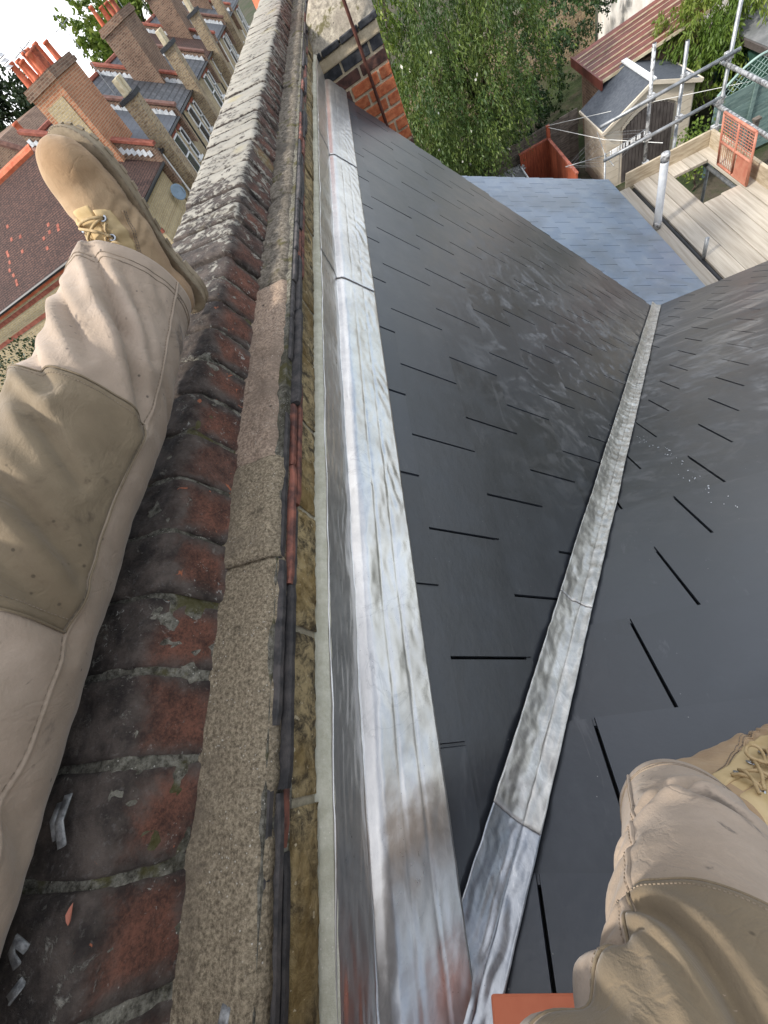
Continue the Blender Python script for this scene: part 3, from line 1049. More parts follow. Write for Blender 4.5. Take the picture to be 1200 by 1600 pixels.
def pot(name, c, r, h, mat, parent=None, seg=18):
    pr = [(r * 1.02, 0), (r * 1.1, .03 * h), (r, .08 * h), (r * .92, .55 * h), (r * .86, .86 * h), (r * 1.02, .88 * h), (r * 1.02, .95 * h), (r * .92, h), (r * .74, h), (r * .72, .75 * h)]
    return part(name, MB().lathe(pr, c, seg), mat, parent, True)
pot('chimney_pot', (-.20, 4.42, -.40), .12, .5, 'terra', ch)
tag(part('pole', MB().tube([(-.09, 4.015, -1.45), (-.085, 4.015, .35)], .011, 8), 'rust_pole'), 'thin rusty brown pole standing up against the chimney bricks', 'pole')
tag(pot('chimney_pot', (-.80, 6.50, -.62), .17, .55, 'terra'), 'red clay chimney pot left of the coping far end', 'chimney pot')
tag(pot('chimney_pot', (-.53, 6.36, -.62), .10, .50, 'terra'), 'red clay chimney pot right of the coping far end', 'chimney pot')
part('stack_top', MB().box((-1.1, 6.15, GZ), (-.42, 6.9, -.63)), 'w_xy', wall)

# =================================================================== TERRACE ON THE LEFT
EXL, EZL, RXL, RZL = -10.0, -2.85, -14.3, -.27
def zT(x): return EZL + (EXL - x) / (EXL - RXL) * (RZL - EZL)
ORD = ['first', 'second', 'third', 'fourth', 'fifth', 'sixth', 'seventh']
PW = [23.4 + 5.2 * k for k in range(8)]
nT = Vector((RZL - EZL, 0, EXL - RXL)).normalized()
def window(parent, y0, y1, z0, z1, x):
    f = MB()
    t = .07
    f.box((x, y0, z0), (x + .06, y0 + t, z1)).box((x, y1 - t, z0), (x + .06, y1, z1)).box((x, y0, z1 - t), (x + .06, y1, z1)).box((x, y0, z0), (x + .06, y1, z0 + t)).box((x, y0, (z0 + z1) / 2 - .03), (x + .06, y1, (z0 + z1) / 2 + .03))
    w = part('window', f, 'white', parent)
    part('pane', MB().box((x - .02, y0 + t, z0 + t), (x + .02, y1 - t, z1 - t)), 'glass', w)
    part('sill', MB().box((x, y0 - .08, z0 - .09), (x + .14, y1 + .08, z0 - .005)), 'white', w)
    part('lintel', MB().box((x - .02, y0 - .12, z1 + .005), (x + .03, y1 + .12, z1 + .22)), 'red_trim', w)
def stack(parent, X0, X1, Y0, Y1, z0, z1, mat, cap, pots, potmat):
    s_ = part('chimney_stack', MB().box((X0, Y0, z0), (X1, Y1, z1)), mat, parent)
    c_ = MB().box((X0 - .08, Y0 - .08, z1 + .003), (X1 + .08, Y1 + .08, z1 + .16)).box((X0 - .03, Y0 - .03, z1 + .163), (X1 + .03, Y1 + .03, z1 + .30))
    part('cap', c_, cap, s_)
    for (px, py, r, h) in pots:
        pot('chimney_pot', (px, py, z1 + .29), r, h, potmat if random.random() < .75 else 'terra_old', s_, 12)
for k in range(7):
    y0, y1 = PW[k], PW[k + 1]
    h = empty('terraced_house', ((EXL + RXL) / 2, (y0 + y1) / 2, GZ), f'{ORD[k]} slate-roofed brick house after the brown tiled corner house, in the receding terrace', 'house', 'terrace behind the boot')
    part('wall', MB().box((EXL - 8.2, y0 + .02, GZ), (EXL - .18, y1 - .02, EZL - .1)), 'w_y', h)
    part('roof', MB().slab([(EXL, y0 + .15, EZL), (EXL, y1 - .15, EZL), (RXL, y1 - .15, RZL), (RXL, y0 + .15, RZL)], nT, .12)
         .slab([(RXL, y0 + .15, RZL), (RXL, y1 - .15, RZL), (2 * RXL - EXL, y1 - .15, EZL), (2 * RXL - EXL, y0 + .15, EZL)], Vector((-nT.x, 0, nT.z)), .12),
         ('r_slate2', 'r_slate', 'r_slate', 'r_tile', 'r_slate2', 'r_slate', 'r_slate')[k], h)
    part('gutter', MB().tube([(EXL + .06, y0 + .2, EZL - .08), (EXL + .06, y1 - .2, EZL - .08)], .06, 6), 'black', h)
    # party parapet at the near side: brick upstand with pale stepped flashing and red coping
    for (yy_, nm) in ((y0, 'party_wall'),):
        a_ = [(EXL + .12, EZL + .28), (RXL, RZL + .36), (RXL, RZL - .5), (EXL + .12, EZL - 1.2)]
        mb = MB().add([(x, yy_ - .14, z) for x, z in a_] + [(x, yy_ + .14, z) for x, z in a_], [(0, 1, 2, 3), (7, 6, 5, 4), (0, 4, 5, 1), (1, 5, 6, 2), (2, 6, 7, 3), (3, 7, 4, 0)])
        pwo = part(nm, mb, 'w_brown', h)
        a_ = [(EXL + .2, EZL + .27), (RXL, RZL + .365), (RXL, RZL + .47), (EXL + .2, EZL + .375)]
        mb = MB().add([(x, yy_ - .2, z) for x, z in a_] + [(x, yy_ + .2, z) for x, z in a_], [(0, 1, 2, 3), (7, 6, 5, 4), (0, 4, 5, 1), (1, 5, 6, 2), (2, 6, 7, 3), (3, 7, 4, 0)])
        part('coping', mb, 'brown_trim' if k % 2 else 'red_trim', pwo)
        fl = MB()
        n_ = 22
        for i in range(n_):
            xa = EXL - .1 + (RXL - EXL + .1) * i / n_
            xb = xa + (RXL - EXL) / n_ * .92
            fl.box((xb, yy_ - .165, zT(xa) + .01), (xa, yy_ - .145, zT((xa + xb) / 2) + .15 + .03 * (i % 2)))
        part('stepped_flashing', fl, 'flash_white', pwo)
    # pale verge strip at the far side of the roof
    n_ = 18
    fl = MB()
    for i in range(n_):
        xa = EXL - .05 + (RXL - EXL) * i / n_
        xb = xa + (RXL - EXL) / n_ * .9
        fl.box((xb, y1 - .19, zT(xa) + .01), (xa, y1 - .158, zT((xa + xb) / 2) + .17))
    part('verge_flashing', fl, 'flash_white', h)
    part('ridge', MB().tube([(RXL, y0 + .2, RZL + .03), (RXL, y1 - .2, RZL + .03)], .11, 6), 'red_trim', h)
    part('downpipe', MB().tube([(EXL + .0, y0 + .5 + .3 * (k % 3), EZL - .1), (EXL - .08, y0 + .5 + .3 * (k % 3), GZ)], .05, 6), 'black' if k % 2 else 'white', h)
    if k in (0, 1, 3, 4):
        ax_, ay_ = -11.9 - .3 * k, y0 + .3
        ae = MB().tube([(ax_, ay_, zT(ax_)), (ax_, ay_, 1.5 + .3 * (k % 2))], .02, 5).tube([(ax_ - .5, ay_, 1.4), (ax_ + .5, ay_ + .1, 1.45)], .012, 4)
        for q in range(6):
            ae.tube([(ax_ - .4 + .16 * q, ay_ - .22, 1.42), (ax_ - .4 + .16 * q, ay_ + .22, 1.42)], .008, 4)
        part('aerial', ae, 'galv', h)
    wy = y0 + (2.2 if k % 2 == 0 else 1.3)
    window(h, wy + .75, wy + 1.75, -4.75, -3.15, EXL - .18)
    window(h, wy + 2.2, wy + 2.8, -4.5, -3.2, EXL - .18)
    window(h, wy + .75, wy + 1.75, -7.6, -6.0, EXL - .18)
    if k < 4:
        py = 24.45 + 8.6 * k if k < 3 else 50.3
    if k in (0, 2, 4, 6) and False: pass
    if k % 2 == 0:
        stack(h, -12.65, -11.25, y0 - .45, y0 + 2.1, -2.4, .42, 'w_red' if k == 0 else 'w_brown', 'w_brown', [(-12.4 + .42 * i, y0 - .2 + .6 * j, .13, random.uniform(.55, .75)) for i in range(3) for j in (0, 1, 3)] if k == 0 else [(-12.4 + .36 * i, y0 - .1 + random.uniform(0, .3), random.uniform(.11, .15), random.uniform(.45, .85)) for i in range(4)], 'terra')
part('yellow_panel', MB().box((-12.40, PW[0] - .47, -2.0), (-11.50, PW[0] - .452, .05)), 'w_x', bpy.data.objects['chimney_stack'])
lv = MB()
for i in range(7):
    lv.lathe([(.20, 0), (.11, .10)], (-12.5, PW[0] - .25, 1.30 + .15 * i), 12)
part('louvred_pot', lv, 'white', bpy.data.objects['chimney_stack'])
# slender rear flues with buff tops, each its own thing built against the wall
for i, (py, nm) in enumerate(((24.5, 'nearest'), (33.1, 'second nearest'), (41.7, 'third nearest'), (50.3, 'farthest'))):
    f = empty('rear_flue', (-9.8, py, GZ), f'{nm} tall sooty brick flue rising against the rear walls of the terrace', 'chimney', 'rear flues of the terrace')
    part('shaft', MB().box((-10.17, py - .38, GZ), (-9.55, py + .38, -1.25)), 'w_xy', f)
    part('shoulder', MB().box((-10.25, py - .46, -1.247), (-9.47, py + .46, -1.10)), 'chim_black', f)
    for d in (-.2, .2):
        part('buff_pot', MB().box((-9.98, py + d - .15, -1.097), (-9.74, py + d + .15, -.55)), 'creampot', f, False, .02)
# corner house with brown tiles, hipped end
ce = -3.1
cr_ = -.45
hc = empty('corner_house', (-20, 21.5, GZ), 'corner house with brown tiled hipped roof and orange ridge, behind the boot', 'house')
part('wall', MB().box((-42, 19.42, GZ), (EXL - .18, 23.2, ce - .1)), 'w_x', hc)
for zz in (-3.62, -4.25):
    part('red_band', MB().box((-42, 19.40, zz), (EXL - .16, 19.5, zz + .16)), 'red_trim', hc)
part('dentil_course', MB().box((-42, 19.33, -3.36), (EXL - .12, 19.5, -3.2)), 'red_ridge', hc)
nA = Vector((0, ce - cr_, 4.2)).normalized()
part('roof', MB().slab([(-42, 19.2, ce), (EXL, 19.2, ce), (-14.4, 23.4, cr_), (-42, 23.4, cr_)], nA, .1)
     .slab([(EXL, 19.2, ce), (EXL, 23.25, ce), (-14.4, 23.25, cr_)], Vector((cr_ - ce, 0, 4.4)).normalized(), .1), 'r_tile', hc)
part('ridge', MB().tube([(-42, 23.42, cr_ + .06), (-14.4, 23.42, cr_ + .06)], .17, 8), 'red_ridge', hc)
part('hip_tiles', MB().tube([(EXL + .05, 19.2, ce + .03), (-14.4, 23.4, cr_ + .05)], .10, 8), 'brown_trim', hc)
part('gutter', MB().tube([(-42, 19.12, ce - .06), (EXL + .08, 19.12, ce - .06), (EXL + .08, 23.2, ce - .06)], .07, 6), 'black', hc)
rt = MB()
for (bx, by, n_, m_) in ((-15.6, 19.6, 9, 2), (-15.0, 20.3, 5, 1), (-14.5, 19.9, 6, 1), (-16.9, 20.4, 6, 2), (-13.6, 19.5, 3, 2), (-18.0, 19.6, 12, 2), (-17.3, 21.2, 8, 1), (-11.2, 20.5, 4, 2)):
    for i in range(n_):
        for j in range(m_):
            if random.random() < .28:
                y = by + i * .13
                x = bx + j * .17 + random.uniform(-.03, .03)
                z = ce + (y - 19.2) * (cr_ - ce) / 4.2 + .012
                rt.slab([(x, y, z), (x + .15, y, z), (x + .15, y + .12, z + .12 * (cr_ - ce) / 4.2), (x, y + .12, z + .12 * (cr_ - ce) / 4.2)], nA, .02)
part('replaced_red_tiles', rt, 'red_trim', hc)['kind'] = 'stuff'
# satellite dishes
def dish(c, r, label):
    d = empty('satellite_dish', c, label, 'satellite dish', 'satellite dishes')
    rows = []
    nrm = Vector((.75, -.55, .35)).normalized()
    a_ = nrm.orthogonal().normalized()
    b_ = nrm.cross(a_)
    for i in range(6):
        q = i / 5
        rows.append([Vector(c) + nrm * (.18 * r * q * q) + (a_ * math.cos(t) + b_ * math.sin(t)) * (r * q + .001) for t in [2 * math.pi * j / 18 for j in range(18)]])
    o = part('reflector', MB().grid(rows, True), 'dish', d, True)
    o.modifiers.new('t', 'SOLIDIFY').thickness = .01
    part('arm', MB().tube([Vector(c) - nrm * .02, Vector(c) - Vector((.3, 0, 0))], .025, 6).tube([Vector(c) - b_ * r * .9, Vector(c) + nrm * .5], .015, 6), 'galv', d)
dish((-9.85, 22.3, -4.05), .32, 'grey-blue satellite dish on the corner house wall, beside the coping')
dish((-10.2, 42.8, -1.6), .5, 'blue satellite dish on the distant flue near the top edge')
# brick gable behind the corner roof, left edge
hg = empty('gabled_house', (-27, 38, GZ), 'red-brown brick gabled house beyond the orange ridge at the left edge', 'house')
mb = MB()
gp = [(-34, -1.6), (-20.2, -1.6), (-22.5, .55), (-29, 1.0)]
mb.add([(x, 34, z) for x, z in [(-34, GZ), (-20.2, GZ)] + gp[1:] + [(-34, .2)]] + [(x, 42, z) for x, z in [(-34, GZ), (-20.2, GZ)] + gp[1:] + [(-34, .2)]],
       [(0, 1, 2, 3, 4, 5), (11, 10, 9, 8, 7, 6)] + [(i, i + 6, (i + 1) % 6 + 6, (i + 1) % 6) for i in range(6)])
part('wall', mb, 'w_brown', hg)
pot('chimney_pot', (-20.8, 34.3, -.3), .2, .9, 'terra', hg, 12)
part('coping', MB().tube([(-22.5, 33.95, .6), (-20.2, 33.95, -1.5)], .18, 6), 'brown_trim', hg)

# =================================================================== TREES
def leaves(pts, dirs, w, l, mat, name, parent, jit=.5, kite=True):
    n = len(pts)
    d = dirs + rng.normal(0, jit, (n, 3))
    d /= np.linalg.norm(d, axis=1)[:, None] + 1e-9
    s = np.cross(d, rng.normal(0, 1, (n, 3)))
    s /= np.linalg.norm(s, axis=1)[:, None] + 1e-9
    sc = rng.uniform(.6, 1.3, n)[:, None]
    a = pts
    b = pts + d * l * .5 * sc + s * w * .5 * sc
    c = pts + d * l * sc
    e = pts + d * l * .5 * sc - s * w * .5 * sc
    v = np.stack([a, b, c, e], 1).reshape(-1, 3)
    me = bpy.data.meshes.new(name)
    me.vertices.add(4 * n)
    me.vertices.foreach_set('co', v.ravel())
    me.loops.add(4 * n)
    me.loops.foreach_set('vertex_index', np.arange(4 * n))
    me.polygons.add(n)
    me.polygons.foreach_set('loop_start', np.arange(n) * 4)
    me.polygons.foreach_set('loop_total', np.full(n, 4))
    me.update(calc_edges=True)
    return put(name, me, mat, parent)
def tree(name, base, top, crown, n, w, l, mat, label, droop=0.0, blossom=0, trunk_r=.12, branches=9):
    """crown = list of (cx,cy,cz,rx,ry,rz) clumps in world coordinates"""
    t = empty(name, base, label, 'tree')
    b, tp = Vector(base), Vector(top)
    mb = MB()
    path = [b.lerp(tp, i / 8) + Vector((.15 * fn(i, 0, b.x, .7), .15 * fn(0, i, b.y, .7), 0)) * (i > 0) for i in range(9)]
    mb.tube(path, [trunk_r * (1 - .085 * i) for i in range(9)], 9)
    for k in range(branches):
        i = random.randrange(3, 8)
        c = random.choice(crown)
        e = Vector(c[:3]) + Vector((random.uniform(-.7, .7) * c[3], random.uniform(-.7, .7) * c[4], random.uniform(-.3, .8) * c[5]))
        m = path[i].lerp(e, .5) + Vector((0, 0, .3))
        mb.tube([path[i], m, e], [trunk_r * .42, trunk_r * .25, trunk_r * .08], 6)
    part('trunk', mb, 'bark', t, True)
    vol = np.array([c[3] * c[4] * c[5] for c in crown]) ** .75
    vol /= vol.sum()
    P, D = [], []
    for c, q in zip(crown, vol):
        m = int(n * q)
        k = max(1, m // 26)
        # clumps of leaves on twigs, denser at the shell
        dirc = rng.normal(0, 1, (k, 3))
        dirc /= np.linalg.norm(dirc, axis=1)[:, None]
        rad = rng.uniform(.35, 1.0, k) ** .55
        rad *= 1 + .22 * np.array([noise.noise(Vector(dd * 2.1) + Vector(c[:3])) for dd in dirc])
        ctr = np.array(c[:3]) + dirc * rad[:, None] * np.array(c[3:])
        keep = np.array([noise.noise(Vector(p) * (2.4 / max(.8, c[3]))) > -.10 for p in ctr])
        ctr, dirc = ctr[keep], dirc[keep]
        for j in range(26):
            f = j / 25
            if droop:
                hang = np.stack([dirc[:, 0] * .25 * f, dirc[:, 1] * .25 * f, -f * droop * (.6 + .8 * rng.random(len(ctr))) + .1 * f], 1)
                pp = ctr + hang + rng.normal(0, .035, ctr.shape)
                dd = np.stack([dirc[:, 0] * .5, dirc[:, 1] * .5, np.full(len(ctr), -1.0)], 1)
            else:
                pp = ctr + rng.normal(0, .16 * max(1, c[3] * .35), ctr.shape)
                dd = dirc * .8 + np.array([0, 0, -.15])
            P.append(pp)
            D.append(dd)
    P, D = np.concatenate(P), np.concatenate(D)
    leaves(P, D, w, l, mat, 'crown', t)
    if blossom:
        s_ = rng.choice(len(P), blossom, replace=False)
        o = leaves(P[s_] + np.array([0, -.12, .1]), D[s_], .09, .09, 'blossom', 'blossom', t)
        o['kind'] = 'stuff'
    return t
tree('willow_tree', (2.65, 18.6, GZ), (2.4, 16.9, -4.6),
     [(2.0, 15.6, -4.9, 1.7, 1.5, 1.5), (3.1, 16.6, -4.4, 1.6, 1.5, 1.6), (1.0, 15.6, -4.2, 1.3, 1.4, 1.3), (1.9, 16.8, -6.0, 1.5, 1.3, 1.2), (.9, 15.8, -6.3, 1.2, 1.1, 1.2), (1.9, 17.4, -3.1, 1.5, 1.4, 1.0), (3.6, 18.2, -3.6, 1.2, 1.2, .9)],
     90000, .033, .105, 'leaf_a', 'big drooping pale green tree with white flowers beside the chimney', .75, 60, .14, 14)
tree('garden_tree', (-.6, 18, GZ), (-.4, 18.5, -3.6), [(-.2, 18.4, -3.2, 1.5, 1.4, 1.6), (.5, 19.4, -2.5, 1.5, 1.4, 1.2), (-.5, 19, -5.2, 1.6, 1.3, 1.4), (.2, 17.6, -6.8, 1.4, 1.2, 1.3)],
     22000, .05, .12, 'leaf_c', 'feathery yellow-green tree just behind the chimney', .35, 0, .1)
tree('ivy_bush', (5.2, 21.4, GZ), (5.2, 21.4, -7.2), [(5.0, 21.2, -7.0, 1.5, 1.0, 1.5), (6.2, 22.3, -6.6, 1.4, 1.0, 1.4), (4.2, 20.2, -7.4, .9, .9, 1.3), (7.4, 23.2, -6.4, 1.4, 1.0, 1.3), (4.6, 20.5, -8.2, 1.2, 1.2, .9)],
     22000, .06, .09, 'leaf_b', 'dark ivy mass between the big tree and the red roof', .25, 0, .08, 5)
tree('bamboo_bush', (8.7, 16.6, GZ), (8.7, 16.6, -6.8), [(8.7, 16.7, -6.7, .95, .9, .85), (8.2, 17.3, -6.8, .8, .8, .8), (9.2, 16.3, -7.0, .8, .7, .9), (8.6, 16.2, -7.6, .8, .7, .8)],
     15000, .04, .15, 'leaf_c', 'bright green bushy tree behind the beige shed', .4, 0, .07, 6)
tree('small_shrub', (7.15, 13.2, GZ), (7.15, 13.2, -8.2), [(7.15, 13.3, -8.0, .45, .4, .6)], 1600, .05, .08, 'leaf_c', 'small yellowish shrub in front of the sage green fence', 0, 0, .03, 4)
tree('hedge_shrub', (1.4, 15.0, GZ), (1.4, 15, -8), [(1.0, 15.0, -7.6, 1.1, .9, 1.3), (.2, 14.6, -7.2, 1.2, .9, 1.4)], 16000, .06, .09, 'leaf_b', 'dark leafy hedge at the foot of the big tree', .2, 0, .06, 4)
tree('street_tree', (-20, 62, GZ), (-20, 62, 0), [(-22.5, 62, 1.6, 3.2, 4, 3.2), (-20, 60, -1.0, 4.0, 4, 3.2), (-18.5, 66, 4.8, 4.2, 4, 4.4), (-20.5, 64, 7.6, 3.0, 3, 3), (-14, 66, 6.5, 3.6, 3, 3.8)],
     34000, .26, .42, 'leaf_c', 'bright green tree rising against the sky behind the terrace chimneys', 0, 0, .3)
tree('street_tree', (-27, 44, GZ), (-27, 44, 0), [(-26.5, 44, 1.5, 2.6, 3, 1.9), (-24.0, 44, .3, 1.9, 2.6, 1.5), (-29.5, 45, 2.4, 2.6, 2.6, 1.9)],
     15000, .2, .32, 'leaf_d', 'dark green tree at the left edge beyond the orange chimney', 0, 0, .25)
tree('garden_hedge', (-13.5, 13.0, GZ), (-13.5, 13, -8), [(-13.8, 13.2, -7.9, 2.2, 1.4, 1.1), (-11.0, 13.6, -8.1, 1.8, 1.3, .9), (-12.6, 11.0, -8.3, 2.2, 1.5, .8), (-16.5, 13.8, -7.6, 2.0, 1.5, 1.3), (-14.2, 16.4, -6.0, 2.6, 1.5, 1.9), (-18.5, 16.6, -5.7, 2.8, 1.5, 2.1), (-11.3, 15.6, -7.0, 1.6, 1.3, 1.5)],
     24000, .09, .14, 'leaf_d', 'dark hedge in the yard below the corner house, left of the knee', 0, 20, .08, 4)

# =================================================================== GARDENS ON THE RIGHT
def tubes(name, pts, r, mat, parent, seg=10):
    return part(name, MB().tube(pts, r, seg), mat, parent, True)
# beige shed
sh = empty('garden_shed', (6.55, 15.9, GZ), 'beige resin shed with grey pitched roof and dark brown doors', 'shed')
sx0, sx1, sy0, sy1, se, sr = 5.45, 7.80, 15.2, 16.95, -7.25, -6.72
xm = (sx0 + sx1) / 2
mb = MB()
pr = [(sx0, GZ), (sx1, GZ), (sx1, se), (xm, sr - .03), (sx0, se)]
mb.add([(x, sy0, z) for x, z in pr] + [(x, sy1, z) for x, z in pr], [(0, 1, 2, 3, 4), (9, 8, 7, 6, 5)] + [(i, i + 5, (i + 1) % 5 + 5, (i + 1) % 5) for i in range(5)])
bod = part('body', mb, 'resin', sh)
for i in range(8):
    z = GZ + .1 + i * .21
    part('cladding_board', MB().box((sx0 - .014, sy0 + .03, z), (sx0 - .002, sy1 - .03, z + .195)), 'resin', bod)
    part('cladding_board', MB().box((sx0 + .03, sy0 - .014, z), (sx0 + .42, sy0 - .002, z + .195)), 'resin', bod)
    part('cladding_board', MB().box((sx1 - .42, sy0 - .014, z), (sx1 - .03, sy0 - .002, z + .195)), 'resin', bod)
rn = Vector((se - sr, 0, xm - sx0)).normalized()
for sgn in (-1, 1):
    xe = xm + sgn * (sx1 - xm + .1)
    ze = se - .045
    poly = [(xm, sy0 - .14, sr + .035), (xe, sy0 - .14, ze + .03), (xe, sy1 + .1, ze + .03), (xm, sy1 + .1, sr + .035)]
    if sgn < 0: poly.reverse()
    n_ = Vector((sgn * (sr - se), 0, xm - sx0)).normalized()
    part('roof_sheet', MB().slab(poly, n_, .03), 'felt', sh)
    part('roof_trim', MB().box((xe - .025, sy0 - .16, ze - .03), (xe + .025, sy1 + .12, ze + .036)), 'resin', sh)
    q = [(xm, sy0 - .162, sr + .045), (xe, sy0 - .162, ze + .04), (xe, sy0 - .162, ze - .05), (xm, sy0 - .162, sr - .045)]
    if sgn > 0: q.reverse()
    part('barge_board', MB().slab(q, Vector((0, -1, 0)), .05), 'resin', sh)
part('ridge_cap', MB().box((xm - .075, sy0 - .17, sr + .04), (xm + .075, sy1 + .12, sr + .075)), 'flash_white', sh)
for i, (a_, b_) in enumerate(((xm - .68, xm - .01), (xm + .01, xm + .68))):
    n_ = 7
    mb = MB()
    for j in range(n_):
        xa = a_ + (b_ - a_) * j / n_
        u = abs((xa + (b_ - a_) / n_ / 2 - xm) / .68)
        mb.box((xa, sy0 - .05, GZ + .05), (xa + (b_ - a_) / n_ - .012, sy0 - .016, -7.26 - .30 * u * u))
    d_ = part('door', mb, 'resin_dark', sh)
    part('handle', MB().box((xm + (-.09 if i == 0 else .05), sy0 - .08, -8.2), (xm + (-.05 if i == 0 else .09), sy0 - .052, -7.95)), 'black', d_)
arch = MB()
for j in range(16):
    u0, u1 = -1 + j / 8, -1 + (j + 1) / 8
    q = [(xm + .72 * u0, sy0 - .02, -7.22 - .30 * u0 * u0), (xm + .72 * u1, sy0 - .02, -7.22 - .30 * u1 * u1), (xm + .72 * u1, sy0 - .02, -7.12 - .30 * u1 * u1), (xm + .72 * u0, sy0 - .02, -7.12 - .30 * u0 * u0)]
    arch.slab([(a, b - .04, c) for a, b, c in q], Vector((0, -1, 0)), .05)
part('door_arch', arch, 'resin', sh)
# oxide red outbuilding behind the shed
ob = empty('outbuilding', (7.3, 18.2, GZ), 'low outbuilding with dark red ribbed sheet roof behind the beige shed', 'outbuilding')
part('wall', MB().box((6.15, 17.1, GZ), (8.7, 19.3, -6.95)), 'w_brown', ob)
for i in range(8):
    y = 16.85 + i * .335
    part('roof_panel', MB().slab([(5.95, y, -6.78 + .02 * (i % 2)), (8.75, y, -6.62 + .02 * (i % 2)), (8.75, y + .325, -6.62 + .02 * (i % 2)), (5.95, y + .325, -6.78 + .02 * (i % 2))], Vector((-.057, 0, .998)), .03), 'redroof', ob)
    part('rib', MB().box((5.95, y - .007, -6.75), (8.75, y + .007, -6.67), Matrix.Rotation(-.057, 3, 'Y')), 'creampot', ob)
part('fascia', MB().box((5.90, 16.8, -6.98), (5.945, 19.6, -6.74)), 'redroof', ob)
# white rendered house corner and brick house beside it, top right
wh = empty('rendered_house', (9.4, 21, GZ), 'white rendered house wall with a black downpipe at the top right', 'house')
part('wall', MB().box((8.95, 18.9, GZ), (10.55, 26, -4.0)), 'render', wh)
tubes('downpipe', [(9.2, 18.82, -4.2), (9.25, 18.82, -6.3), (9.6, 18.82, -6.15), (10.1, 18.82, -5.4), (10.15, 18.82, -4.2)], .07, 'black', wh)
bh = empty('brick_house', (12, 20, GZ), 'yellow and red brick house wall with black drainpipe at the top right corner', 'house')
part('wall', MB().box((10.6, 18.5, GZ), (16, 26, -4.0)), 'gwall', bh)
tubes('drainpipe', [(10.85, 18.42, GZ), (10.85, 18.42, -4)], .07, 'black', bh)
gs = empty('green_shed', (10.3, 15.6, GZ), 'dark green shed with grey felt roof at the right edge', 'shed')
part('wall', MB().box((9.35, 14.6, GZ), (12.2, 17.2, -7.25)), 'greenshed', gs)
part('roof', MB().slab([(9.2, 14.4, -7.2), (12.4, 14.4, -6.6), (12.4, 17.4, -6.6), (9.2, 17.4, -7.2)], Vector((-.184, 0, .983)), .05), 'grey_roof', gs)
part('fascia', MB().box((9.15, 14.36, -7.34), (9.19, 17.4, -7.21)), 'resin_dark', gs)
part('eaves_board', MB().slab([(9.2, 14.37, -7.34), (12.4, 14.37, -6.74), (12.4, 14.37, -6.62), (9.2, 14.37, -7.22)], Vector((0, -1, 0)), .03), 'board', gs)
# sage green fence with lattice top
gf = empty('lattice_fence', (8.3, 13.4, GZ), 'sage green board fence panel with curved lattice top behind the scaffold', 'fence')
FX0, FX1, FY = 7.55, 9.3, 13.55
for i in range(9):
    z = GZ + .1 + i * .185
    part('board', MB().box((FX0, FY, z), (FX1, FY + .022, z + .178), Matrix.Rotation(.05, 3, 'X')), 'greenfence', gf)
for x in (FX0, (FX0 + FX1) / 2, FX1):
    part('post', MB().box((x - .04, FY - .05, GZ), (x + .04, FY - .005, -7.25)), 'greenfence', gf)
lt = MB()
n_ = 12
for i in range(-n_, n_ * 2):
    for sg in (1, -1):
        pts = []
        for j in range(13):
            x = FX0 + .1 + (FX1 - FX0 - .2) * j / 12
            z = -7.28 + sg * (x - FX0) * .9 + i * .13
            topz = -7.28 + .14 + .40 * max(0, math.sin(math.pi * (x - FX0) / (FX1 - FX0)))
            if -7.28 < z < topz: pts.append((x, FY + .01 + .006 * sg, z))
        if len(pts) > 1: lt.tube([pts[0], pts[-1]], .008, 4)
part('lattice', lt, 'lattice', gf)
part('top_rail', MB().tube([(FX0 + (FX1 - FX0) * j / 20, FY + .01, -7.28 + .15 + .40 * max(0, math.sin(math.pi * j / 20))) for j in range(21)], .03, 6), 'lattice', gf, True)
pl = empty('wooden_post', (8.05, 12.6, GZ), 'brown timber post standing in front of the sage fence', 'post')
part('post', MB().box((8.0, 12.55, GZ), (8.1, 12.65, -7.6)), 'oldfence', pl)
part('post_cap', MB().box((7.98, 12.53, -7.597), (8.12, 12.67, -7.55)), 'oldfence', pl)
# rust red open bin store, weathered fence, pebble bed
bs = empty('bin_store', (3.8, 15.3, GZ), 'open-topped rust red timber enclosure left of the shed', 'enclosure')
for i in range(9):
    x = 3.34 + i * .106
    part('board', MB().box((x, 16.80, GZ), (x + .10, 16.83, -7.42)), 'rustfence', bs)
for i in range(26):
    y = 14.0 + i * .107
    part('board', MB().box((4.26, y, GZ), (4.29, y + .10, -7.42)), 'rustfence', bs)
part('corner_post', MB().box((4.24, 16.76, GZ), (4.34, 16.86, -7.05)), 'rustfence', bs)
part('top_rail', MB().box((3.32, 16.78, -7.417), (4.235, 16.85, -7.37)), 'red_trim', bs)
part('side_rail', MB().box((4.235, 14.0, -7.417), (4.31, 16.755, -7.37)), 'red_trim', bs)
of = empty('board_fence', (5, 17.1, GZ), 'weathered dark board fence behind the rust red enclosure', 'fence')
for i in range(14):
    part('board', MB().box((1.3 + i * .285, 17.05, GZ), (1.3 + i * .285 + .275, 17.08, -7.15 + random.uniform(-.02, .02))), 'oldfence', of)
part('rail', MB().box((1.3, 17.02, -7.55), (5.3, 17.047, -7.43)), 'oldfence', of)
lean = empty('lean_to', (2.9, 15.6, GZ), 'low grey glazed cold frame with pebbled edge behind the blue-grey roof', 'cold frame')
part('roof', MB().slab([(2.0, 14.8, -7.95), (3.32, 14.8, -7.72), (3.32, 16.5, -7.72), (2.0, 16.5, -7.95)], Vector((-.17, 0, .985)), .05), 'grey_roof', lean)
for i in range(5):
    part('glazing_bar', MB().box((2.0 + i * .32, 14.8, -7.93 + i * .055), (2.03 + i * .32, 16.5, -7.87 + i * .055)), 'flash_white', lean)
part('wall', MB().box((2.05, 14.85, GZ), (3.3, 16.45, -7.99)), 'oldfence', lean)
pe = MB()
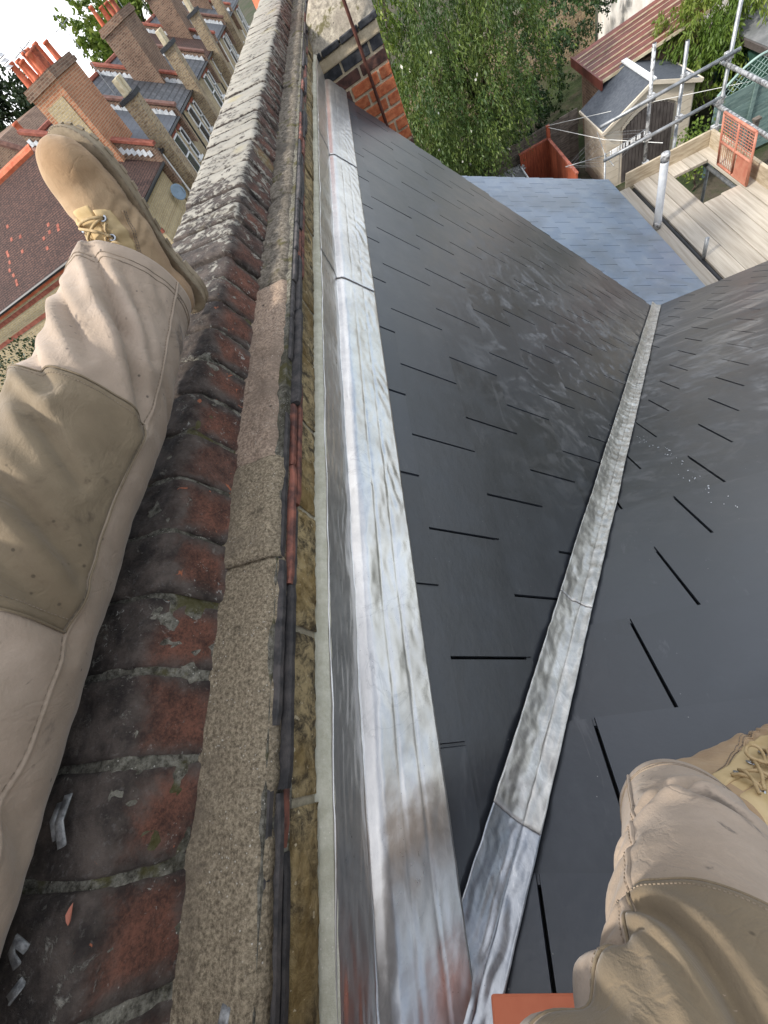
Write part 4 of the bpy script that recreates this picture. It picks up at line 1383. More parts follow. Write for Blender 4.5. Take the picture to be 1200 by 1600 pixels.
for i in range(240):
    x, y = random.uniform(2.0, 3.4), random.uniform(16.52, 16.98)
    r_ = random.uniform(.02, .05)
    pe.lathe([(r_ * .6, 0), (r_, r_ * .4), (r_ * .6, r_ * .9)], (x, y, -7.75), 5)
pe.box((1.95, 16.5, GZ), (3.3, 17.0, -7.76))
pbo = part('pebbles', pe, 'pebble')
pbo['label'] = 'bed of pale and dark pebbles along the fence top'
pbo['category'] = 'pebbles'
pbo['kind'] = 'stuff'
# brick garden wall far behind
gw = empty('garden_wall', (6, 26, GZ), 'long sooty brick garden wall beyond the trees', 'wall')
part('wall', MB().box((-6, 25.8, GZ), (8.8, 26.1, -6.6)), 'w_xy', gw)
part('coping', MB().box((-6, 25.72, -6.597), (8.8, 26.18, -6.5)), 'fillet_dark', gw)
# rotary airer
ai = empty('rotary_airer', (4.78, 13.3, GZ), 'grey rotary clothes airer with pegs standing before the shed', 'clothes airer')
ac = Vector((4.85, 13.5, -7.0))
tubes('mast', [(4.75, 13.25, GZ), ac], .025, 'galv', ai)
for a in (-8, 82, 172, 262):
    e = ac + Vector((math.cos(R(a)) * 1.0, math.sin(R(a)) * 1.0, .12))
    tubes('arm', [ac + Vector((0, 0, -.05)), e], .009, 'galv', ai, 6)
ln_ = MB()
for q in (.45, .65, .85, .98):
    pts = [ac + Vector((math.cos(R(a)) * q, math.sin(R(a)) * q, .12 * q - .02)) for a in (-8, 82, 172, 262, -8)]
    for a_, b_ in zip(pts[:-1], pts[1:]):
        ln_.tube([a_, b_], .0025, 4)
part('lines', ln_, 'galv', ai)
pg = MB()
for i in range(22):
    x = random.uniform(.1, .95)
    p_ = ac + Vector((math.cos(R(-8)) * x, math.sin(R(-8)) * x, .12 * x - .06))
    pg.box(p_ - Vector((.012, .012, .07)), p_ + Vector((.012, .012, .03)))
part('pegs', pg, 'white', ai)['kind'] = 'stuff'
wl = MB().tube([(4.29, 16.8, -7.1), (5.2, 14.6, -7.2), (5.9, 12.6, -7.0)], .008, 5).tube([(4.29, 16.8, -7.05), (6.5, 15.0, -7.1), (8.3, 13.6, -7.2)], .007, 5)
tag(part('washing_line', wl, 'wash'), 'pale washing line strung from the rust red corner post', 'washing line')
# flowers
fl = empty('geranium', (5.0, 12.0, GZ), 'red flowering plant tucked below the scaffold corner', 'plant')
P = np.array([5.0, 12.1, -8.3]) + rng.normal(0, .3, (500, 3)) * np.array([1.2, 1, .9])
leaves(P, rng.normal(0, 1, (500, 3)), .08, .11, 'leaf_b', 'foliage', fl)
P = np.array([5.0, 12.0, -8.1]) + rng.normal(0, .28, (140, 3)) * np.array([1.2, 1, .9])
leaves(P, rng.normal(0, 1, (140, 3)), .11, .12, 'flower', 'petals', fl)
part('pot', MB().lathe([(.2, 0), (.28, .42), (.3, .42), (.3, .48)], (5.0, 12.1, GZ), 14), 'terra', fl, True)
rb = empty('rubble_sack', (6.2, 9.4, GZ), 'pale heap of rubble sacks below the scaffold', 'sack')
for i in range(4):
    rows = []
    c = Vector((6.0 + .45 * (i % 2), 9.2 + .5 * (i // 2), GZ + .35 + .1 * i))
    for a in range(9):
        t = math.pi * a / 8
        rows.append([c + Vector((.38 * math.sin(t) * math.cos(p) * (1 + .2 * fn(a, p, i, 1)), .32 * math.sin(t) * math.sin(p), .38 * math.cos(t) * (1 + .2 * fn(p, a, i, 1.3)))) for p in [2 * math.pi * k / 14 for k in range(14)]])
    part('sack', MB().grid(rows, True), 'sack', rb, True)

# =================================================================== SCAFFOLD
sc = empty('scaffold', (3.6, 6.0, GZ), 'tube and board scaffold platform beside the rear wing', 'scaffold')
PZ = -4.60
bw = .222
def board(x, y0, y1):
    part('scaffold_board', MB().box((x, y0, PZ - .04), (x + bw, y1, PZ + random.uniform(-.004, .004))), 'board', sc, False, .004)
hx0, hx1, hy0, hy1 = 3.655, 4.12, 6.36, 7.25
for i in range(7):
    x = 2.645 + i * (bw + .008) + (.06 if i > 1 else 0)
    if x + bw > 3.70 and x < 4.02:
        board(x, .5, hy0 + .03 * (i % 2))
        if hy1 < 7.5: board(x, hy1 + .02, 7.58)
    else:
        board(x, .5, 7.58)
part('toe_board', MB().box((3.05, 7.58, PZ - .02), (4.22, 7.62, PZ + .21)), 'toeboard', sc, False, .003)
part('toe_board', MB().box((4.225, .5, PZ - .02), (4.265, 7.6, PZ + .21)), 'toeboard', sc, False, .003)
def std(x, y, z0, z1, m_='galv', r=.0245):
    tubes('standard', [(x, y, z0), (x, y, z1)], r, m_, sc, 12)
    part('tube_end', MB().lathe([(r * .8, 0), (r * .8, .003)], (x, y, z1 + .001), 12), 'black', sc)
def clamp(p, parent=sc):
    part('coupler', MB().box((p[0] - .045, p[1] - .045, p[2] - .04), (p[0] + .045, p[1] + .045, p[2] + .04)).tube([(p[0] - .07, p[1] - .03, p[2] + .02), (p[0] + .07, p[1] - .03, p[2] + .02)], .012, 6), 'galv_worn', parent, False, .012)
std(3.37, 7.72, PZ - .1, -3.03, 'galv_worn')
std(3.80, 7.75, GZ, -3.22, 'galv')
std(4.33, 7.66, GZ, -2.6, 'galv')
std(4.33, 4.8, GZ, -3.2, 'galv')
tubes('ledger', [(2.68, 7.66, -3.60), (4.42, 7.62, -3.58)], .0245, 'galv', sc, 12)
tubes('ledger', [(2.74, 7.68, -4.08), (4.36, 7.66, -4.06)], .0245, 'galv', sc, 12)
tubes('guard_rail', [(4.27, 7.72, -3.66), (4.27, .5, -3.66)], .0245, 'galv_worn', sc, 12)
tubes('guard_rail', [(4.27, 7.72, -4.12), (4.27, .5, -4.12)], .0245, 'galv_worn', sc, 12)
for p in ((3.37, 7.68, -3.6), (3.80, 7.70, -3.59), (3.37, 7.70, -4.08), (3.80, 7.71, -4.07), (4.31, 7.66, -3.6), (4.31, 7.68, -4.1), (4.30, 7.64, -4.42), (3.37, 7.68, -4.45)):
    clamp(p)
for y in (7.45, 6.0, 4.5, 3.0):
    tubes('transom', [(2.75, y, PZ - .075), (4.45, y, PZ - .075)], .0245, 'galv', sc, 10)
tubes('ledger', [(4.12, .5, PZ - .13), (4.12, 7.7, PZ - .13)], .0245, 'galv', sc, 10)
tubes('ledger', [(2.95, .5, PZ - .13), (2.95, 7.7, PZ - .13)], .0245, 'galv', sc, 10)
tubes('brace', [(3.7, 7.5, -5.0), (4.3, 6.2, -8.6)], .0245, 'galv', sc, 10)
tubes('ladder_stile', [(3.82, 6.5, -4.75), (3.95, 7.1, -8.9)], .022, 'galv_worn', sc, 8)
tubes('ladder_stile', [(4.06, 6.5, -4.75), (4.2, 7.1, -8.9)], .022, 'galv_worn', sc, 8)
for i in range(12):
    k = i / 12
    tubes('ladder_rung', [(3.82 + .13 * k, 6.5 + .6 * k, -4.9 - 3.9 * k), (4.06 + .14 * k, 6.5 + .6 * k, -4.9 - 3.9 * k)], .014, 'galv_worn', sc, 6)
tubes('slot_filler_pipe', [(3.135, .5, PZ - .035), (3.135, 7.5, PZ - .035)], .030, 'black', sc, 8)  # black pipe added to keep the slot between the boards dark
# sleeved standard poking up through the boards by the eaves
sv = empty('sleeved_tube', (2.99, 6.28, GZ), 'white sleeved scaffold tube standing at the eaves corner of the rear wing', 'scaffold tube')
tubes('inner_tube', [(2.99, 6.28, GZ), (2.99, 6.28, -3.62)], .0245, 'galv', sv, 12)
part('sleeve', MB().lathe([(.047, 0), (.050, .04), (.049, .4), (.050, .78), (.047, .80)], (2.99, 6.28, -4.52), 18), 'sleeve', sv, True)
part('top_clip', MB().lathe([(.052, 0), (.054, .05), (.050, .09), (.03, .10)], (2.99, 6.28, -3.715), 16), 'galv_worn', sv, True)
part('base_collar', MB().lathe([(.052, 0), (.056, .04), (.052, .10)], (2.99, 6.28, -4.59), 16), 'galv_worn', sv, True)
tag(part('short_tube', MB().tube([(3.16, 5.29, -4.75), (3.15, 5.29, -4.33)], .0245, 12), 'galv', None, True), 'short grey tube end sticking up from the gap in the scaffold boards', 'scaffold tube')
# orange barrier gate
og = empty('barrier_gate', (4.08, 6.65, PZ), 'orange mesh ladder gate standing on the scaffold by the hatch', 'gate')
gx, ga, gb, gz0, gz1 = 4.09, 6.26, 7.02, PZ + .03, -3.92
for (p, q) in (((gx, ga, gz0), (gx - .05, ga, gz1)), ((gx, gb, gz0), (gx - .05, gb, gz1)), ((gx, ga, gz0), (gx, gb, gz0)), ((gx - .05, ga, gz1), (gx - .05, gb, gz1)), ((gx - .022, ga, (gz0 + gz1) / 2 - .03), (gx - .022, gb, (gz0 + gz1) / 2 - .03)), ((gx, (ga + gb) / 2, gz0), (gx - .05, (ga + gb) / 2, gz1))):
    tubes('frame_bar', [p, q], .016, 'orange', og, 8)
for i in range(1, 12):
    y = ga + (gb - ga) * i / 12
    part('mesh_wire', MB().tube([(gx - .022, y, (gz0 + gz1) / 2), (gx - .05, y, gz1)], .004, 4), 'orange', og)
for i in range(1, 9):
    z = (gz0 + gz1) / 2 + (gz1 - gz0) / 2 * i / 9
    part('mesh_wire', MB().tube([(gx - .022 - .028 * i / 9, ga, z), (gx - .022 - .028 * i / 9, gb, z)], .004, 4), 'orange', og)
part('infill_panel', MB().box((gx - .018, ga + .02, gz0 + .015), (gx - .008, ga + .33, (gz0 + gz1) / 2 - .04)), 'orange', og)
for i in range(1, 8):
    y = (ga + gb) / 2 + (gb - ga) / 2 * i / 8
    part('mesh_wire', MB().tube([(gx, y, gz0), (gx - .022, y, (gz0 + gz1) / 2 - .03)], .004, 4), 'orange', og)

# =================================================================== PERSON: legs astride the wall
person = empty('person', (-.45, -.45, -.34), 'person in light khaki work trousers and tan boots sitting astride the wall', 'person')
def catmull(pts, n):
    P = [np.array(p, float) for p in pts]
    P = [2 * P[0] - P[1]] + P + [2 * P[-1] - P[-2]]
    out = []
    m = len(P) - 3
    for i in range(n + 1):
        x = i / n * m
        k = min(int(x), m - 1)
        t = x - k
        a, b, c, d = P[k:k + 4]
        out.append(.5 * (2 * b + (c - a) * t + (2 * a - 5 * b + 4 * c - d) * t * t + (3 * b - a - 3 * c + d) * t ** 3))
    return out
def wrap(a):
    return (a + 180) % 360 - 180
class Leg:
    """closed trouser tube along a path of (x, y, z, r_front, r_side); angle 0 faces the reference direction"""
    def __init__(s, path, ref, n, creases, seed, amp=.006, stacks=()):
        s.S = catmull(path, n)
        s.n = n
        P = [Vector(q[:3]) for q in s.S]
        s.frames = []
        e = Vector(ref)
        fr = [None] * (n + 1)
        for i in range(n, -1, -1):
            T = (P[min(i + 1, n)] - P[max(i - 1, 0)]).normalized()
            e = (e - T * e.dot(T)).normalized()
            fr[i] = (P[i], T, e.copy(), T.cross(e))
        s.fr = fr
        s.creases, s.seed, s.amp, s.stacks = creases, seed, amp, stacks
    def point(s, u, phi, off=0.0):
        x = u * s.n
        i = min(int(x), s.n - 1)
        t = x - i
        def ev(i):
            p, T, e1, e2 = s.fr[i]
            q = s.S[i]
            c, sn = math.cos(R(phi)), math.sin(R(phi))
            r = 1 / math.sqrt((c / q[3]) ** 2 + (sn / q[4]) ** 2)
            d = s.disp(u, phi, p + (e1 * c + e2 * sn) * r)
            return p + (e1 * c + e2 * sn) * (r + d + off)
        return ev(i).lerp(ev(i + 1), t)
    def disp(s, u, phi, p):
        q = p + Vector((s.seed, 0, 0))
        d = s.amp * fn(q.x, q.y, q.z, 8) + s.amp * .45 * fn(q.x, q.y * 1.6, q.z, 19) + s.amp * .12 * fn(q.x, q.y, q.z, 48)
        for (u0, f0, u1, f1, w, dep) in s.creases:
            # distance to a crease drawn in the (u, angle) chart, angle scaled to length
            ax, ay, bx, by = u0, f0 / 430, u1, f1 / 430
            px, py = u, wrap(phi) / 430
            vx, vy = bx - ax, by - ay
            L2 = vx * vx + vy * vy
            t = max(0, min(1, ((px - ax) * vx + (py - ay) * vy) / L2))
            dx, dy = px - ax - vx * t, py - ay - vy * t
            sd_ = (vx * dy - vy * dx) / math.sqrt(L2)
            dd = math.hypot(dx, dy)
            fade = math.sin(math.pi * min(1, max(0.0, .12 + .76 * t)))
            d -= dep * fade * math.exp(-(dd / w) ** 2)
            d += dep * .75 * fade * math.exp(-((dd - 1.9 * w) / (1.3 * w)) ** 2) * (1 if sd_ > 0 else .45)
        for (uc, w, dep) in s.stacks:
            d += dep * math.exp(-((u - uc - .012 * fn(phi / 60, uc * 9, s.seed, 1)) / w) ** 2) * (.55 + .45 * fn(phi / 50, uc * 5, s.seed, 1))
        return d
    def mesh(s, seg, inner=.01):
        rows = [[s.point(i / s.n, 360 * j / seg) for j in range(seg)] for i in range(s.n + 1)]
        # turned-in hem
        rows.append([s.point(1.0, 360 * j / seg, -.004) + s.fr[-1][1] * .002 for j in range(seg)])
        rows.append([s.point(.985, 360 * j / seg, -.008) for j in range(seg)])
        rows.append([s.point(.93, 360 * j / seg, -.014) for j in range(seg)])
        return rows
legL = Leg([(-.60, -.62, -.19, .12, .12), (-.62, -.40, -.215, .115, .118), (-.625, -.15, -.23, .108, .112), (-.612, .08, -.234, .107, .108), (-.592, .30, -.238, .100, .101), (-.563, .47, -.238, .094, .098), (-.545, .63, -.226, .088, .096), (-.530, .772, -.210, .080, .097)],
           (.93, 0, .37), 230,
           [(.985, -58, .71, 34, .012, .018), (.95, -20, .80, 28, .008, .007), (.93, -95, .76, -20, .010, .013), (.80, -95, .70, -35, .012, .013), (.70, -60, .60, 10, .010, .010), (.62, -70, .52, 30, .010, .012), (.54, -40, .47, 45, .012, .010), (.44, -30, .36, 60, .014, .012), (.36, 0, .27, 70, .015, .012), (.86, -30, .80, 25, .012, .007), (.90, 52, .84, 85, .010, .004), (.78, 48, .74, 90, .010, .004), (.97, 10, .90, 30, .010, .003)], 3.0, .0050)
legR = Leg([(-.36, -.60, -.23, .12, .12), (-.24, -.44, -.31, .115, .118), (-.10, -.31, -.40, .108, .112), (.022, -.228, -.49, .096, .100), (.048, -.180, -.59, .086, .090), (.062, -.145, -.69, .080, .081), (.068, -.116, -.785, .080, .074)],
           (.05, .93, .35), 200,
           [(.57, -38, .38, 75, .011, .014), (.52, -30, .42, 40, .007, .006), (.74, -60, .95, 55, .010, .008), (.66, -115, .70, -44, .012, .010), (.75, -115, .79, -46, .011, .008), (.57, -115, .61, -42, .013, .011), (.48, -115, .51, -40, .015, .012), (.42, -110, .44, -20, .016, .010), (.86, -20, .80, 50, .016, .007)], 11.0, .0050)
for leg, seam, nm, lab in ((legL, 38, 'left', 0), (legR, -42, 'right', 1)):
    seg = 84
    rows = leg.mesh(seg)
    mb = MB().grid(rows, True)
    if lab: pass
    o = part('trouser_leg', mb, 'cloth', person, True)
    # raised felled seam with its stitching
    du = 1.0 / leg.n
    def strip(phi_fn, u0, u1, wdeg, off, name, mat, th):
        rws = []
        m = int((u1 - u0) * leg.n)
        for i in range(m + 1):
            u = u0 + (u1 - u0) * i / m
            f = phi_fn(u)
            rws.append([leg.point(u, f - wdeg / 2, 0.0002), leg.point(u, f - wdeg / 4, off), leg.point(u, f + wdeg / 4, off), leg.point(u, f + wdeg / 2, 0.0002)])
        return part(name, MB().grid(rws), mat, o, True)
    strip(lambda u: seam + 2.2 * fn(u, 0, 1, 6), .05, .998, 3.2, .0022, 'seam', 'cloth', 0)
    st = MB()
    m = int(.95 * leg.n * 1.4)
    for i in range(0, m, 2):
        ua, ub = .05 + .945 * i / m, .05 + .945 * (i + 1.1) / m
        st.tube([leg.point(ua, seam - 2.4 + 2.2 * fn(ua, 0, 1, 6), .0012), leg.point(ub, seam - 2.4 + 2.2 * fn(ub, 0, 1, 6), .0012)], .0006, 4)
    # double hem stitching
    for k in (.972, .962):
        pts = [leg.point(k, 360 * j / 120, .0004) for j in range(121)]
        st.tube(pts, .0008, 4, False)
    part('stitching', st, 'thread', o)['kind'] = 'stuff'
    # knee patch: second layer of darker canvas, edge turned under
    if nm == 'left':
        u0f = lambda t: .498 - .020 * t
        u1f = lambda t: .742 - .034 * t + .010 * math.sin(3.1 * t)
        fa, fb = -128, seam - 1.2
    else:
        u0f = lambda t: .300
        u1f = lambda t: .600 - .10 * (1 - t) ** 2 + .0 * t
        fa, fb = 112, seam + 1.2
    rws = []
    nu, nf = 84, 60
    for i in range(nu + 1):
        row = []
        for j in range(nf + 1):
            t = j / nf                      # 1 at the seam edge
            w = i / nu
            a, b = u0f(t), u1f(t)
            u = a + (b - a) * w
            ph = fa + (fb - fa) * t
            ed = min(w, 1 - w, t * .8, (1 - t) * .8)
            off = .0030 if ed > .006 else -.001
            row.append(leg.point(u, ph, off))
        rws.append(row)
    mb = MB().grid(rws)
    if (nm == 'left'):
        mb.f = [tuple(reversed(f)) for f in mb.f]
    kp = part('knee_patch', mb, 'patch', o, True)
    kp['label'] = 'darker khaki canvas knee patch'
    def onp(t, w, off): return leg.point(u0f(t) + (u1f(t) - u0f(t)) * w, fa + (fb - fa) * t, off)
    rim = MB().tube([onp(j / 60, 1.0, .0018) for j in range(61)], .0016, 5).tube([onp(j / 60, 0.0, .0018) for j in range(61)], .0016, 5).tube([onp(1.0, j / 60, .0018) for j in range(61)], .0016, 5)
    part('patch_edge', rim, 'patch', kp if False else o, True)
    ps = MB()
    for ww in (.965, .035):
        for j in range(0, 150, 2):
            ps.tube([onp(j / 150, ww, .0034), onp((j + 1.1) / 150, ww, .0034)], .0006, 4)
    part('patch_stitching', ps, 'thread', o)['kind'] = 'stuff'
# hips joining both legs
hp = MB()
rows = []
for i in range(13):
    t = math.pi * i / 12
    rows.append([Vector((-.47, -.66, -.16)) + Vector((.24 * math.sin(t) * math.cos(p), .16 * math.sin(t) * math.sin(p), .17 * math.cos(t))) for p in [2 * math.pi * k / 24 for k in range(24)]])
part('seat', hp.grid(rows, True), 'cloth', person, True)

# ---- boots, modelled in foot coordinates: x towards the toe, y sideways, z up from the sole
def ellipsoid(mb, c, r, seg=20, ring=12):
    rows = []
    for i in range(ring + 1):
        t = math.pi * i / ring
        rows.append([Vector((c[0] + r[0] * math.sin(t) * math.cos(p), c[1] + r[1] * math.sin(t) * math.sin(p), c[2] + r[2] * math.cos(t) + 1e-5 * math.cos(p))) for p in [2 * math.pi * k / seg for k in range(seg)]])
    mb.grid(rows, True)
def boot_upper(kx=0.0, ky=0.0):
    mb = MB()
    for c, r in (((.262, .002, .058), (.055, .050, .044)), ((.225, .002, .058), (.062, .054, .050)), ((.17, 0, .060), (.080, .050, .056)), ((.13, 0, .072), (.070, .043, .058)),
                 ((.055, 0, .06), (.052, .041, .052)), ((.07, 0, .10), (.055, .043, .07)), ((.095, 0, .11), (.05, .040, .06)), ((.16, 0, .045), (.10, .046, .02))):
        ellipsoid(mb, c, r)
    mb.tube([(.062, 0, .06), (.058, 0, .13), (.054, 0, .20)], [.044, .050, .052], 22)
    mb.v = [(v[0] + kx * max(0, v[2] - .07), v[1] + ky * max(0, v[2] - .07), v[2]) for v in mb.v]
    return mb
def sole_outline(n=72, grow=0.0):
    ctrl = [(-.008, 0), (.0, .027), (.03, .040), (.08, .037), (.13, .038), (.19, .050), (.235, .054), (.28, .043), (.310, .018), (.317, 0), (.308, -.024), (.28, -.045), (.235, -.052), (.19, -.047), (.13, -.036), (.08, -.036), (.03, -.040), (.0, -.027)]
    P = [np.array(c) for c in ctrl]
    out = []
    m = len(P)
    for i in range(n):
        x = i / n * m
        k = int(x)
        t = x - k
        a, b, c, d = P[(k - 1) % m], P[k % m], P[(k + 1) % m], P[(k + 2) % m]
        q = .5 * (2 * b + (c - a) * t + (2 * a - 5 * b + 4 * c - d) * t * t + (3 * b - a - 3 * c + d) * t ** 3)
        ce = np.array((.155, 0))
        dr = q - ce
        out.append(q + dr / np.linalg.norm(dr) * grow)
    return out
def make_boot(Mw, label, kx=0.0, ky=0.0):
    """Mw: 4x4 foot -> world"""
    tmp = bpy.data.objects.new('tmp', boot_upper(kx, ky).mesh('upper'))
    COL.objects.link(tmp)
    rm = tmp.modifiers.new('r', 'REMESH')
    rm.mode = 'VOXEL'
    rm.voxel_size = .0045
    sm = tmp.modifiers.new('s', 'SMOOTH')
    sm.iterations = 14
    sm.factor = .6
    dg = bpy.context.evaluated_depsgraph_get()
    me = bpy.data.meshes.new_from_object(tmp.evaluated_get(dg))
    bpy.data.objects.remove(tmp)
    # wrinkles across the vamp, slack leather
    for v in me.vertices:
        c = v.co
        k = max(0, 1 - abs(c.x - .185) / .05) * (1 if c.z > .05 else .3)
        w = .0030 * k * math.sin(c.x * 300 + c.y * 55 + 5 * noise.noise(c * 30))
        w += .0020 * noise.noise(c * 26) + .0010 * noise.noise(c * 60)
        v.co = c + v.normal * w
    bv = BVHTree.FromPolygons([v.co.copy() for v in me.vertices], [tuple(p.vertices) for p in me.polygons])
    def W(p): return Mw @ Vector(p)
    def world(mb):
        mb.v = [tuple(W(v)) for v in mb.v]
        return mb
    me.transform(Mw)
    me.polygons.foreach_set('use_smooth', [True] * len(me.polygons))
    root = put('boot', me, 'suede', person)
    root['label'] = label
    # sole with welt and lugs
    def loop(gr, z): return [Vector((q[0], q[1], z)) for q in sole_outline(90, gr)]
    rows = [loop(-.012, .0035), loop(-.003, .004), loop(-.001, .008), loop(-.0015, .016), loop(-.001, .020), loop(.0025, .0215), loop(.003, .0255), loop(.000, .028), loop(-.010, .029)]
    mb = MB().grid(rows, True)
    mb.f.append(tuple(range(89, -1, -1)))
    mb.f.append(tuple(range(8 * 90, 9 * 90)))
    sole = part('sole', world(mb), 'sole', root, True)
    lug = MB()
    ol = sole_outline(64, .0006)
    for i in range(0, 64, 2):
        a, b = ol[i], ol[(i + 1) % 64]
        d = (b - a) / np.linalg.norm(b - a)
        nn = np.array((d[1], -d[0]))
        if nn @ (a - np.array((.155, 0))) < 0: nn = -nn
        q = [a - nn * .012, b - nn * .012, b + nn * .0004, a + nn * .0004]
        lug.add([(p[0], p[1], .0028) for p in q] + [(p[0], p[1], .010) for p in q], [(0, 3, 2, 1), (4, 5, 6, 7), (0, 1, 5, 4), (1, 2, 6, 5), (2, 3, 7, 6), (3, 0, 4, 7)])
    part('tread', world(lug), 'sole', sole)['kind'] = 'stuff'
    wst = MB()
    ol = sole_outline(150, .0022)
    for i in range(0, 150, 2):
        a, b = ol[i], ol[(i + 1) % 150]
        wst.tube([(a[0], a[1], .0283), (b[0], b[1], .0283)], .0008, 4)
    part('welt_stitching', world(wst), 'thread', sole)
    hl = MB()
    ol = [q for q in sole_outline(90, .001) if q[0] < .088]
    ol.sort(key=lambda q: math.atan2(q[1], q[0] - .04))
    k = len(ol)
    hl.add([(q[0], q[1], -.004) for q in ol] + [(q[0], q[1], .008) for q in ol], [tuple(range(k - 1, -1, -1)), tuple(range(k, 2 * k))] + [(i, (i + 1) % k, (i + 1) % k + k, i + k) for i in range(k)])
    part('heel', world(hl), 'sole', sole)
    Nn = Vector((.62, 0, .78)).normalized()
    A0, A1 = Vector((.205, 0, .045)), Vector((.098 + kx * .05, ky * .05, .12))
    def fp(a, th, off=0.0):
        ax = A0.lerp(A1, a)
        d = Nn * math.cos(R(th)) + Vector((0, math.sin(R(th)), 0))
        h = bv.ray_cast(ax + d * .25, -d, .3)
        p = h[0] if h[0] is not None else ax + d * .06
        return p + d * off
    # tongue and eyestays
    def sheet(name, a0, a1, t0, t1, off, mat, na=24, nt=14, shape=None):
        rws = []
        for i in range(na + 1):
            a = a0 + (a1 - a0) * i / na
            rws.append([])
            for j in range(nt + 1):
                u = j / nt
                lo, hi = (t0, t1) if shape is None else shape(i / na, t0, t1)
                ed = min(i, na - i, j, nt - j)
                rws[-1].append(W(fp(a, lo + (hi - lo) * u, off if ed > 0 else -.001)))
        return part(name, MB().grid(rws), mat, root, True)
    sheet('tongue', .10, 1.05, -17, 17, .0014, 'nubuck')
    for sg in (1, -1):
        sheet('eyestay', .16, 1.12, sg * 17, sg * 62, .0038, 'nubuck', shape=lambda q, a, b: (a, a + (b - a) * (.55 + .45 * min(1, q / .25)) * (1 if q < .3 else 1.15)))
        # quarter seam stitching
        for off_ in (0, 5):
            pts = [W(fp(.16 + .9 * i / 30, sg * (66 + off_ + 6 * math.sin(i / 9)), .0008)) for i in range(31)]
            sm_ = MB()
            for i in range(0, 30, 1):
                sm_.tube([pts[i], pts[i].lerp(pts[i + 1], .65)], .0008, 4)
            part('stitching', sm_, 'thread', root)
        pts = [W(fp(.16 + .9 * i / 30, sg * (63 + 6 * math.sin(i / 9)), .0004)) for i in range(31)]
        part('panel_edge', MB().tube(pts, .0014, 5), 'suede', root, True)
    eyes = []
    for i in range(4):
        a = .26 + i * .20
        for sg in (1, -1):
            c = fp(a, sg * 27, .0046)
            n_ = (fp(a, sg * 27, .02) - fp(a, sg * 27, 0)).normalized()
            e1 = n_.orthogonal().normalized()
            e2 = n_.cross(e1)
            ring = [[W(c + (e1 * math.cos(t) + e2 * math.sin(t)) * (r_) + n_ * h_) for t in [2 * math.pi * k_ / 14 for k_ in range(14)]] for r_, h_ in ((.0062, 0), (.0058, .0012), (.0040, .0014), (.0030, .0006))]
            part('eyelet', MB().grid(ring, True), 'eyelet', root, True)
            part('eyelet_hole', MB().add(ring[3], [tuple(range(14))]), 'black', root)
            eyes.append((a, sg))
    lc = MB()
    for i in range(4):
        a = .26 + i * .20
        for sg in (1, -1):
            a2 = a + (.20 if i < 3 else .12)
            pts = []
            for k in range(13):
                q = k / 12
                pts.append(W(fp(a + (a2 - a) * q, sg * (27 - 54 * q), .006 + .007 * math.sin(math.pi * q) + (.003 if sg > 0 else 0))))
            lc.tube(pts, .0024, 7)
    a = .26
    lc.tube([W(fp(a, -27 + 54 * k / 10, .006 + .005 * math.sin(math.pi * k / 10))) for k in range(11)], .0024, 7)
    # loose bow hanging over the instep
    for sg in (1, -1):
        pts = [W(fp(.62 + .10 * math.sin(2 * math.pi * k / 20) * (1 if k < 11 else .8), sg * (4 + 34 * math.sin(math.pi * k / 20)), .012 + .010 * math.sin(math.pi * k / 20))) for k in range(21)]
        lc.tube(pts, .0023, 7)
        lc.tube([W(fp(.62 - .30 * k / 10, sg * (3 + 2.6 * k), .013 - .0006 * k)) for k in range(11)], .0022, 7)
    part('laces', lc, 'lace', root, True)
    return root
def frame(heel, T, Uv):
    T = Vector(T).normalized()
    Uv = Vector(Uv)
    Uv = (Uv - T * Uv.dot(T)).normalized()
    S = Uv.cross(T)
    return Matrix(((T.x, S.x, Uv.x, heel[0]), (T.y, S.y, Uv.y, heel[1]), (T.z, S.z, Uv.z, heel[2]), (0, 0, 0, 1)))
make_boot(frame((-.530, .915, -.332), (.030, .02, .325), (-.16, -.98, .02)), 'left boot propped toe-up on the coping')
make_boot(frame((.045, -.132, -.940), (.97, .16, -.11), nR), 'right boot planted on the slates', -.35, -1.15)

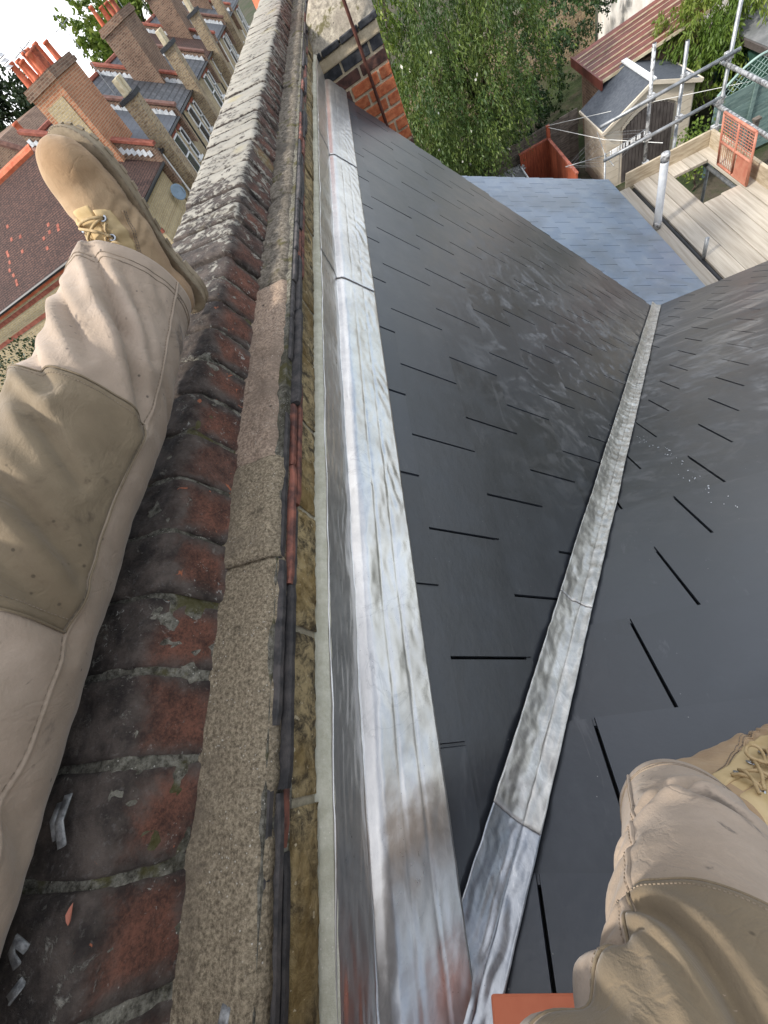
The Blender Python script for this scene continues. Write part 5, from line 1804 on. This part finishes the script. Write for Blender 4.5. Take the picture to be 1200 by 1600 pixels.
# =================================================================== SMALL THINGS LEFT ON THE ROOF
def offcut(pts, w, t, label):
    mb = MB()
    P = [Vector(p) for p in pts]
    rows = []
    for i, p in enumerate(P):
        d = (P[min(i + 1, len(P) - 1)] - P[max(i - 1, 0)]).normalized()
        s_ = d.cross(Vector((0, 0, 1))).normalized()
        rows.append([p - s_ * w / 2, p - s_ * w * .1 + Vector((0, 0, -.0015)), p + s_ * w / 2])
    o = part('lead_offcut', mb.grid(rows), 'offcut', None, True)
    o.modifiers.new('t', 'SOLIDIFY').thickness = t
    return tag(o, label, 'offcut', 'grey offcuts on the coping')
offcut([(-.545, -.052, -.343), (-.553, -.03, -.338), (-.557, -.005, -.343)], .011, .002, 'straight grey offcut strip on the dark coping joint beside the thigh')
offcut([(-.557, -.045, -.342), (-.566, -.028, -.339), (-.568, -.012, -.343)], .008, .002, 'thin grey offcut sliver nearest the trouser leg')
offcut([(-.556, -.128, -.341), (-.566, -.120, -.334), (-.572, -.130, -.337), (-.564, -.140, -.341)], .008, .002, 'curled grey offcut ring on the coping near the bottom left')
offcut([(-.556, -.150, -.345), (-.566, -.162, -.342)], .008, .002, 'short grey offcut chip beside the curled ring')
offcut([(-.450, -.232, -.4555), (-.462, -.255, -.455), (-.478, -.285, -.4555)], .011, .003, 'folded grey lead strip lying on the sandy cement at the bottom edge')
offcut([(-.408, -.196, -.456), (-.412, -.214, -.455)], .010, .003, 'small pale grey stub at the edge of the sandy cement')
bk = MB().box((-.06, -.035, 0), (.06, .035, .05))
o = part('clay_tile', MB().box((-.085, -.07, 0), (.085, .07, .030)), 'terra', None, False, .004)
tag(o, 'flat terracotta clay tile lying on the slates under the right leg', 'tile')
o.location = Vector((-.150, -.362, zR(-.362) + .012))
o.rotation_euler = (-A35, 0, R(4))
leaf = MB().add([(0, -.008, 0), (.0035, -.004, .001), (.0045, .001, .002), (.002, .006, .001), (0, .009, 0), (-.003, .005, .001), (-.0045, 0, .002), (-.003, -.005, .001)], [(0, 1, 2, 3, 4), (0, 4, 5, 6, 7)])
o = tag(part('fallen_leaf', leaf, 'orange'), 'small orange fallen leaf on the mortar between two coping bricks', 'leaf')
o.location = (-.517, -.105, -.351)
